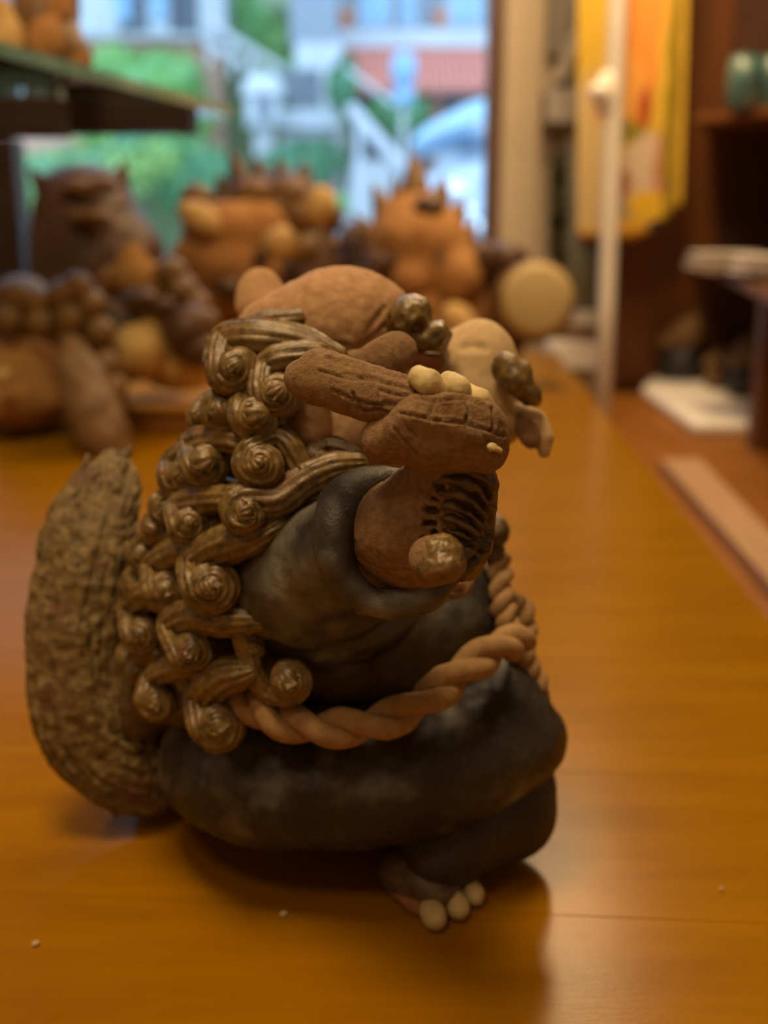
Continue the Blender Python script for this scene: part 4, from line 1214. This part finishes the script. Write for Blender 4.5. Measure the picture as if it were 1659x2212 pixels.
def leaves(centers, n, size, seed=1):
    r = random.Random(seed)
    Vv, Ff = [], []
    for i in range(n):
        c, rad = r.choice(centers)
        dv = nrm([r.gauss(0, 1) for _ in range(3)])
        q = np.array(c) + dv * np.array(rad) * (r.random() ** 0.25)
        t = nrm([r.gauss(0, 1) for _ in range(3)])
        b_ = nrm(np.cross(t, dv + np.array([0.01, 0.2, 0.1])))
        s_ = size * r.uniform(0.6, 1.3)
        k = len(Vv)
        Vv += [q - t * s_, q + b_ * s_ * 0.5 + dv * s_ * 0.15, q + t * s_, q - b_ * s_ * 0.5 + dv * s_ * 0.15]
        Ff.append([k, k + 1, k + 2, k + 3])
    return np.array(Vv), Ff
vn = thing('hanging_vine', 'dark green trailing vine hanging beside the beige pillar', 'vine', tuple(YP(1204, 560, 2.70)))
mm = 2.7 / FPX
obj('foliage', leaves([(YP(1206, y, 2.68), (16 * mm, 0.03, 30 * mm)) for y in range(360, 560, 30)], 500, 0.014, 5), M['vine'], vn, False)['kind'] = 'stuff'
obj('stem', tube([YP(1204, 330, 2.70), YP(1208, 450, 2.70), YP(1204, 560, 2.70)], [0.004] * 3, 8, 10), M['vine'], vn)
st = thing('step_stool', 'cream painted step stool against the wall behind the drum', 'stool', (YP(1240, 700, 2.55)[0], 2.60, ZF))
t1 = pxbox(1212, 672, 1292, 704, 2.52, 0.14)
obj('top_tread', t1, M['white'], st, False, 0.006)
t2 = pxbox(1186, 742, 1292, 800, 2.44, 0.10)
obj('lower_tread', t2, M['white'], st, False, 0.006)
x0, x1 = t1[0][0][0], t1[0][1][0]
obj('riser_panel', box((x0 + 0.01, 2.545, ZF), (x1 - 0.01, 2.64, t1[0][0][2])), M['lightwood'], st, False)
obj('riser_panel', box((x0, 2.46, ZF), (x1, 2.54, t2[0][0][2])), M['lightwood'], st, False)
c = YP(1268, 672, 2.59)
jar = thing('glazed_jar', 'grey green glazed jar standing on the step stool behind the pole', 'jar', (c[0], 2.59, t1[0][4][2]))
c = np.array([c[0], 2.59, t1[0][4][2]])
obj('jar_body', lathe(c, [(0.001, 0), (0.035, 0), (0.05, 0.03), (0.055, 0.07), (0.045, 0.12), (0.028, 0.14), (0.001, 0.14)], 32), M['jar'], jar)
obj('jar_neck', lathe(c + np.array([0, 0, 0.141]), [(0.001, 0), (0.026, 0), (0.03, 0.02), (0.034, 0.03), (0.001, 0.03)], 32), M['jar'], jar)

# ------------------------------------------------------------------ ceiling lamp bodies that belong to the lights, the added fill lamp too
for lx, ly, lz, sx, sy, pw, lb in LAMPS:
    hang = lz < 1.5
    lp = thing('hanging_lamp' if hang else 'ceiling_lamp', lb, 'lamp', (lx, ly, ZC), 'shop lamps')
    obj('lamp_housing', box((lx - sx / 2 - 0.02, ly - sy / 2 - 0.02, lz + 0.012), (lx + sx / 2 + 0.02, ly + sy / 2 + 0.02, lz + 0.05 if hang else ZC - 0.0005)), M['white'], lp, False, 0.004)
    if hang:
        for yy in (-0.2, 0.2):
            obj('cord', tube([(lx, ly + yy, lz + 0.05), (lx, ly + yy, (lz + ZC) / 2), (lx, ly + yy, ZC - 0.0005)], [0.003] * 3, 8, 4, cap=False), M['wood_dark'], lp)

# ------------------------------------------------------------------ the street and hillside beyond the window
ZG = -0.25
M['road'] = mat('pale_asphalt', (0.42, 0.43, 0.45), (0.52, 0.53, 0.55), 0.8, 2)
M['hill'] = mat('hillside_earth', (0.10, 0.15, 0.07), (0.16, 0.22, 0.10), 0.95, 1.0)
M['concrete'] = mat('weathered_concrete', (0.40, 0.41, 0.42), (0.50, 0.51, 0.52), 0.85, 2)
M['darkwall'] = mat('slate_grey_wall', (0.14, 0.16, 0.19), (0.18, 0.20, 0.23), 0.8, 2)
M['greywall'] = mat('blue_grey_pillar', (0.24, 0.27, 0.32), (0.28, 0.31, 0.36), 0.8, 2)
M['housewhite'] = mat('white_render', (0.50, 0.53, 0.56), (0.58, 0.61, 0.64), 0.8, 2)
M['pinkwall'] = mat('terracotta_wall', (0.55, 0.30, 0.22), (0.62, 0.36, 0.27), 0.8, 2)
M['tile'] = mat('red_roof_tile', (0.62, 0.20, 0.15), (0.74, 0.28, 0.21), 0.7, 3)
M['paleblue'] = mat('pale_blue_glass', (0.22, 0.40, 0.60), (0.30, 0.48, 0.68), 0.3, 4)
M['carpaint'] = mat('silver_blue_car_paint', (0.45, 0.52, 0.62), None, 0.3, spec=0.5, coat=0.6)
M['carglass'] = mat('car_windscreen', (0.35, 0.50, 0.62), None, 0.03, spec=1.0, metallic=0.9)
M['rubber'] = mat('black_rubber', (0.02, 0.02, 0.02), None, 0.8)
M['chrome'] = mat('chrome', (0.9, 0.9, 0.92), None, 0.12, metallic=1)
M['orange'] = mat('orange_flower_pot', (0.70, 0.25, 0.10), None, 0.7)
struct('ground', box((-30, YB + 0.12, ZG - 0.2), (30, 24, ZG)), M['road'])
V, F = hexa([(-30, 20.5, ZG), (30, 20.5, ZG), (30, 40, ZG), (-30, 40, ZG)], [(-30, 23, 4.5), (30, 23, 4.5), (30, 40, 9), (-30, 40, 9)])
hill = struct('hillside_ground', (V, F), M['hill'])
LEAF = {k: mat('leaf_' + k, c1, c2, 0.6, 1.5) for k, c1, c2 in [('light', (0.20, 0.44, 0.10), (0.32, 0.58, 0.16)), ('mid', (0.13, 0.36, 0.12), (0.22, 0.48, 0.18)), ('dark', (0.06, 0.20, 0.10), (0.12, 0.30, 0.15)), ('yellow', (0.32, 0.52, 0.14), (0.44, 0.64, 0.20))]}
def bush(px, py, d, rx, ry, kind, lab, seed, n=1500):
    m = d / FPX
    c = P(px, py, d)
    r = np.array([rx * m, 0.7 * min(rx, ry) * m, ry * m])
    b = thing('bush', lab, 'bush', (c[0], c[1], c[2] - r[2]), 'greenery beyond the window')
    rr = random.Random(seed)
    cs = [(c, r * 0.8)] + [(c + np.array([rr.uniform(-1, 1) * r[0] * 0.6, -r[1] * 0.2, rr.uniform(-1, 1) * r[2] * 0.5]), r * 0.5) for _ in range(5)]
    o = obj('foliage', leaves(cs, n, 0.075, seed), LEAF[kind], b, False)
    o['kind'] = 'stuff'
    V, F = fuse([EW(q, s_ * 0.82, k=0.1) for q, s_ in cs], max(r) / 16)
    obj('twig_core', (rough(V, F, max(r) * 0.08, 6 / max(r), 3, seed), F), LEAF['dark' if kind != 'light' else 'mid'], b)
    g0 = ZG
    obj('stem', tube([(c[0], c[1], g0), (c[0] + 0.03, c[1], (g0 + c[2]) / 2), tuple(c)], [0.07, 0.05, 0.03], 8, 8), M['hill'], b)
bush(330, 220, 18.0, 175, 135, 'light', 'large light green bush on the slope above the glass shelf', 1, 4000)
bush(170, 380, 16.0, 220, 85, 'yellow', 'yellow green hedge behind the dark eared statue', 2, 3500)
bush(430, 385, 17.0, 120, 105, 'mid', 'mid green bush left of the bristling statue', 3, 2500)
bush(640, 370, 16.5, 105, 85, 'dark', 'dark blue green bush below the white lantern ledge', 4, 2200)
bush(740, 190, 16.6, 32, 75, 'dark', 'narrow dark green shrub beside the grey pillar', 5, 900)
bush(865, 252, 17.5, 75, 52, 'mid', 'mid green shrub under the red tiled roof', 6, 1400)
bush(705, 438, 15.5, 62, 26, 'light', 'low bright green plant beside the street steps', 7, 900)
bush(545, 60, 20.0, 62, 95, 'light', 'upper light green shrub right of the veranda', 8, 1600)
bush(620, 180, 19.0, 70, 70, 'light', 'pale green shrub behind the white lantern', 9, 1200)

# veranda house, upper left
yv = 20.0
hv = thing('veranda_house', 'pale house with white veranda columns and dark openings, upper left outside', 'building', tuple(YP(300, 90, yv) + np.array([0, 0, 0])))
obj('back_wall', pxbox(-300, -600, 470, 82, yv + 0.3, 0.5), M['darkwall'], hv, False)
for x0, x1 in ((150, 216), (432, 462), (322, 334)):
    obj('column', pxbox(x0, -600, x1, 74, yv, 0.25), M['housewhite'], hv, False)
obj('ledge', pxbox(-300, 70, 470, 84, yv - 0.15, 0.6), M['concrete'], hv, False)
obj('plinth_wall', pxbox(-300, 84, 470, 330, yv + 0.1, 0.6), M['pinkwall'], hv, False)
for x, lab in ((268, 'left pale blue hanging lamp on the veranda'), (345, 'right pale blue hanging lamp on the veranda')):
    c = YP(x, 52, 18.8)
    m = 18.8 / FPX
    lp = thing('hanging_lamp', lab, 'lamp', tuple(c), 'pale blue lamps on the veranda')
    obj('lamp_shade', lathe(c, [(0.001, 0), (13 * m, 4 * m), (17 * m, 18 * m), (14 * m, 32 * m), (22 * m, 52 * m), (32 * m, 95 * m), (0.001, 97 * m)], 24), M['paleblue'], lp)
    obj('lamp_rod', tube([c + np.array([0, 0, 97 * m]), c + np.array([0, 0, 150 * m]), c + np.array([0, 0, 220 * m])], [0.02] * 3, 8, 4), M['darkwall'], lp)
# stair railing running down the slope
sr = thing('stair_railing', 'grey sloping stair railing right of the veranda', 'railing', tuple(YP(600, 170, 18.6)))
for off in (0, 42):
    a, b = YP(448, 50 + off, 18.6), YP(625, 160 + off, 18.6)
    obj('rail', tube([a, (a + b) / 2, b], [0.075] * 3, 8, 4), M['concrete'], sr)
for x in (455, 500, 545, 590):
    y = 50 + (x - 448) * 110 / 177
    a, b = YP(x, y, 18.6), YP(x, y + 80, 18.6)
    obj('post', tube([a, (a + b) / 2, b], [0.05] * 3, 8, 4), M['concrete'], sr)
# grey gate pillar, ledge, lantern
tag(obj('gate_pillar', pxbox(628, -400, 722, 92, 18.4, 0.8), M['greywall'], None, False, origin=YP(675, 92, 18.4)), 'blue grey square pillar rising between the shrubs', 'pillar')
gp_ = thing('pillar_base', 'white rendered block under the grey pillar with a dark recess', 'wall', tuple(YP(680, 275, 18.2)))
obj('block', pxbox(640, 92, 738, 236, 18.3, 0.8), M['housewhite'], gp_, False)
obj('recess', pxbox(612, 150, 690, 226, 18.2, 0.09), M['darkwall'], gp_, False)
obj('ledge', pxbox(598, 236, 738, 276, 18.0, 0.6), M['housewhite'], gp_, False)
obj('footing', pxbox(612, 276, 738, 540, 18.25, 0.5), M['concrete'], gp_, False)
ln = thing('stone_lantern', 'white stone lantern with a dark opening and domed cap', 'lantern', tuple(YP(565, 272, 17.4)))
m = 17.4 / FPX
c = YP(565, 272, 17.4) * [1, 0, 1] + np.array([0, 17.7, 0])
obj('lantern_cap', lathe(c, [(0.001, 58 * m), (44 * m, 58 * m), (46 * m, 68 * m), (40 * m, 88 * m), (22 * m, 102 * m), (0.001, 106 * m)], 24), M['housewhite'], ln)
obj('lantern_body', lathe(c, [(0.001, 0), (38 * m, 0), (36 * m, 58 * m), (0.001, 58 * m)], 24), M['housewhite'], ln)
obj('lantern_opening', pxbox(556, 212, 584, 252, 17.36, 0.03), M['darkwall'], ln, False)
obj('lantern_post', box((c[0] - 0.15, 17.6, ZG), (c[0] + 0.15, 17.9, c[2])), M['concrete'], ln, False)
# red roofed house on the right
yr = 20.0
hr = thing('red_roof_house', 'white house with a red tiled lean-to roof and bluish upper windows', 'building', tuple(YP(900, 300, yr)))
obj('upper_wall', pxbox(722, -500, 1240, 66, yr + 0.2, 0.5), M['greywall'], hr, False)
for x0, x1, mt in ((775, 845, 'paleblue'), (862, 900, 'paleblue'), (965, 1045, 'paleblue'), (1060, 1120, 'paleblue')):
    f = obj('window', pxbox(x0, -120, x1, 58, yr + 0.12, 0.07), M['housewhite'], hr, False)
    obj('pane', pxbox(x0 + 6, -110, x1 - 6, 52, yr + 0.10, 0.019), M[mt], f, False)
obj('balcony_ledge', pxbox(720, 62, 1240, 102, yr - 0.5, 0.7), M['housewhite'], hr, False)
for x in range(960, 1060, 16):
    obj('baluster', pxbox(x, 0, x + 4, 62, yr - 0.45, 0.04), M['housewhite'], hr, False)
obj('lower_wall', pxbox(740, 190, 1240, 420, yr, 0.4), M['darkwall'], hr, False)
obj('wall_post', pxbox(930, 190, 955, 420, yr - 0.1, 0.1), M['pinkwall'], hr, False)
r0, r1 = YP(735, 102, yr - 0.3), YP(735, 192, yr - 1.6)
tw = 0.115
mt_ = None
for j in range(5):
    for i in range(30):
        x = r1[0] + 0.06 + i * tw
        t0, t1_ = j / 5, (j + 1.12) / 5
        a = np.array([x, r0[1] + (r1[1] - r0[1]) * t0, r0[2] + (r1[2] - r0[2]) * t0 + 0.0])
        b = np.array([x, r0[1] + (r1[1] - r0[1]) * t1_, r0[2] + (r1[2] - r0[2]) * t1_ + 0.03])
        if mt_ is None:
            V, F = tube([a - a, (b - a) / 2, b - a], [0.052, 0.055, 0.060], 8, 3, cap=False)
            mt_ = obj('roof_tile', (V + a, F), M['tile'], hr)
            src0 = a.copy()
        else:
            o = mt_.copy()
            col.objects.link(o)
            o.location = Vector(a - src0)
obj('roof_deck', hexa([r1 + [0, 0, -0.06], r1 + [3.6, 0, -0.06], r0 + [3.6, 0, -0.06], r0 + [0, 0, -0.06]], [r1, r1 + [3.6, 0, 0], r0 + [3.6, 0, 0], r0]), M['tile'], hr, False)
for x, lab in ((747, 'orange flower pot at the left of the balcony ledge'), (952, 'orange flower pot at the right of the balcony ledge')):
    c = YP(x, 62, yr - 0.35)
    m = yr / FPX
    tag(obj('flower_pot', lathe(c, [(0.001, 0), (10 * m, 0), (14 * m, 24 * m), (16 * m, 25 * m), (16 * m, 32 * m), (0.001, 30 * m)], 16), M['orange'], origin=c), lab, 'pot', 'flower pots on the balcony')
# round blue lamp on a post in front of the roof
m = 17.0 / FPX
c = YP(872, 150, 17.0)
bl = thing('street_lamp', 'pale blue round street lamp in front of the red roof', 'lamp', (c[0], 17.0, ZG))
obj('lamp_globe', lathe(c, [(0.001, -36 * m), (20 * m, -28 * m), (27 * m, 0), (24 * m, 22 * m), (10 * m, 34 * m), (0.001, 35 * m)], 24), M['paleblue'], bl)
obj('lamp_neck', lathe(c, [(0.001, -66 * m), (22 * m, -66 * m), (22 * m, -36 * m), (0.001, -36 * m)], 16), M['paleblue'], bl)
obj('lamp_post', tube([(c[0], 17, ZG), (c[0], 17, (ZG + c[2]) / 2), (c[0], 17, c[2] - 66 * m)], [0.05] * 3, 10, 4), M['concrete'], bl)
# street steps with white handrail
sp = thing('street_steps', 'pale grey concrete steps climbing from the street', 'steps', tuple(YP(800, 500, 15.5)))
for i in range(7):
    y0 = 520 - i * 25
    obj('step', pxbox(742 + i * 3, y0 - 25, 842 + i * 2, y0, 15.6 + i * 0.28, 0.34), M['concrete'], sp, False)
hrl = thing('handrail', 'white handrail descending beside the street steps', 'railing', tuple(YP(880, 380, 15.3)))
for (x0, y0, x1, y1, r) in ((762, 238, 884, 378, 0.085), (752, 150, 852, 226, 0.03)):
    a, b = YP(x0, y0, 15.3), YP(x1, y1, 15.3)
    obj('rail', tube([a, (a + b) / 2, b], [r] * 3, 10, 4), M['housewhite'], hrl)
for x, y in ((775, 250), (870, 362)):
    a = YP(x, y, 15.3)
    b = a * [1, 1, 0] + np.array([0, 0, ZG])
    obj('post', tube([a, (a + b) / 2, b], [0.05] * 3, 8, 4), M['housewhite'], hrl)
# parked car
dc = 12.0
car = thing('parked_car', 'silver blue car parked outside at the right edge of the window', 'car', (P(1100, 560, dc)[0], dc + 0.2, ZG))
V, F = fuse([E(1120, 430, dc, 195, 85, 160, k=0.25), E(1130, 330, dc + 0.5, 190, 100, 120, k=0.3), E(960, 440, dc, 75, 62, 120, k=0.2), E(1100, 500, dc, 200, 60, 170, k=0.2)], 0.05, zfloor=ZG + 0.2)
cb = obj('car_body', (V, F), M['carpaint'], car)
V, F = fuse([E(975, 285, dc - 0.25, 98, 34, 60, rot=22, k=0.05), E(1050, 262, dc - 0.1, 90, 42, 60, rot=14, k=0.2)], 0.03)
obj('windscreen', (V, F), M['carglass'], car)
for (x, y, r) in ((985, 410, 28), (1005, 455, 24), (1030, 490, 26)):
    V, F = fuse([E(x, y, dc - 0.75, r, r * 0.8, r * 0.5, k=0.01)], 0.03)
    obj('headlamp', (V, F), M['chrome'], car)
for x in (985, 1200):
    c = P(x, 560, dc - 0.35)
    c[2] = ZG + 0.3
    obj('wheel', lathe(c, [(0.001, -0.1), (0.24, -0.1), (0.3, -0.07), (0.3, 0.07), (0.24, 0.1), (0.001, 0.1)], 24, (0.2, 1, 0)), M['rubber'], car)
V, F = fuse([E(1028, 270, dc - 0.4, 30, 22, 16, k=0.01), E(1045, 285, dc - 0.2, 16, 8, 30, k=0.02)], 0.02)
obj('wing_mirror', (V, F), M['carpaint'], car)
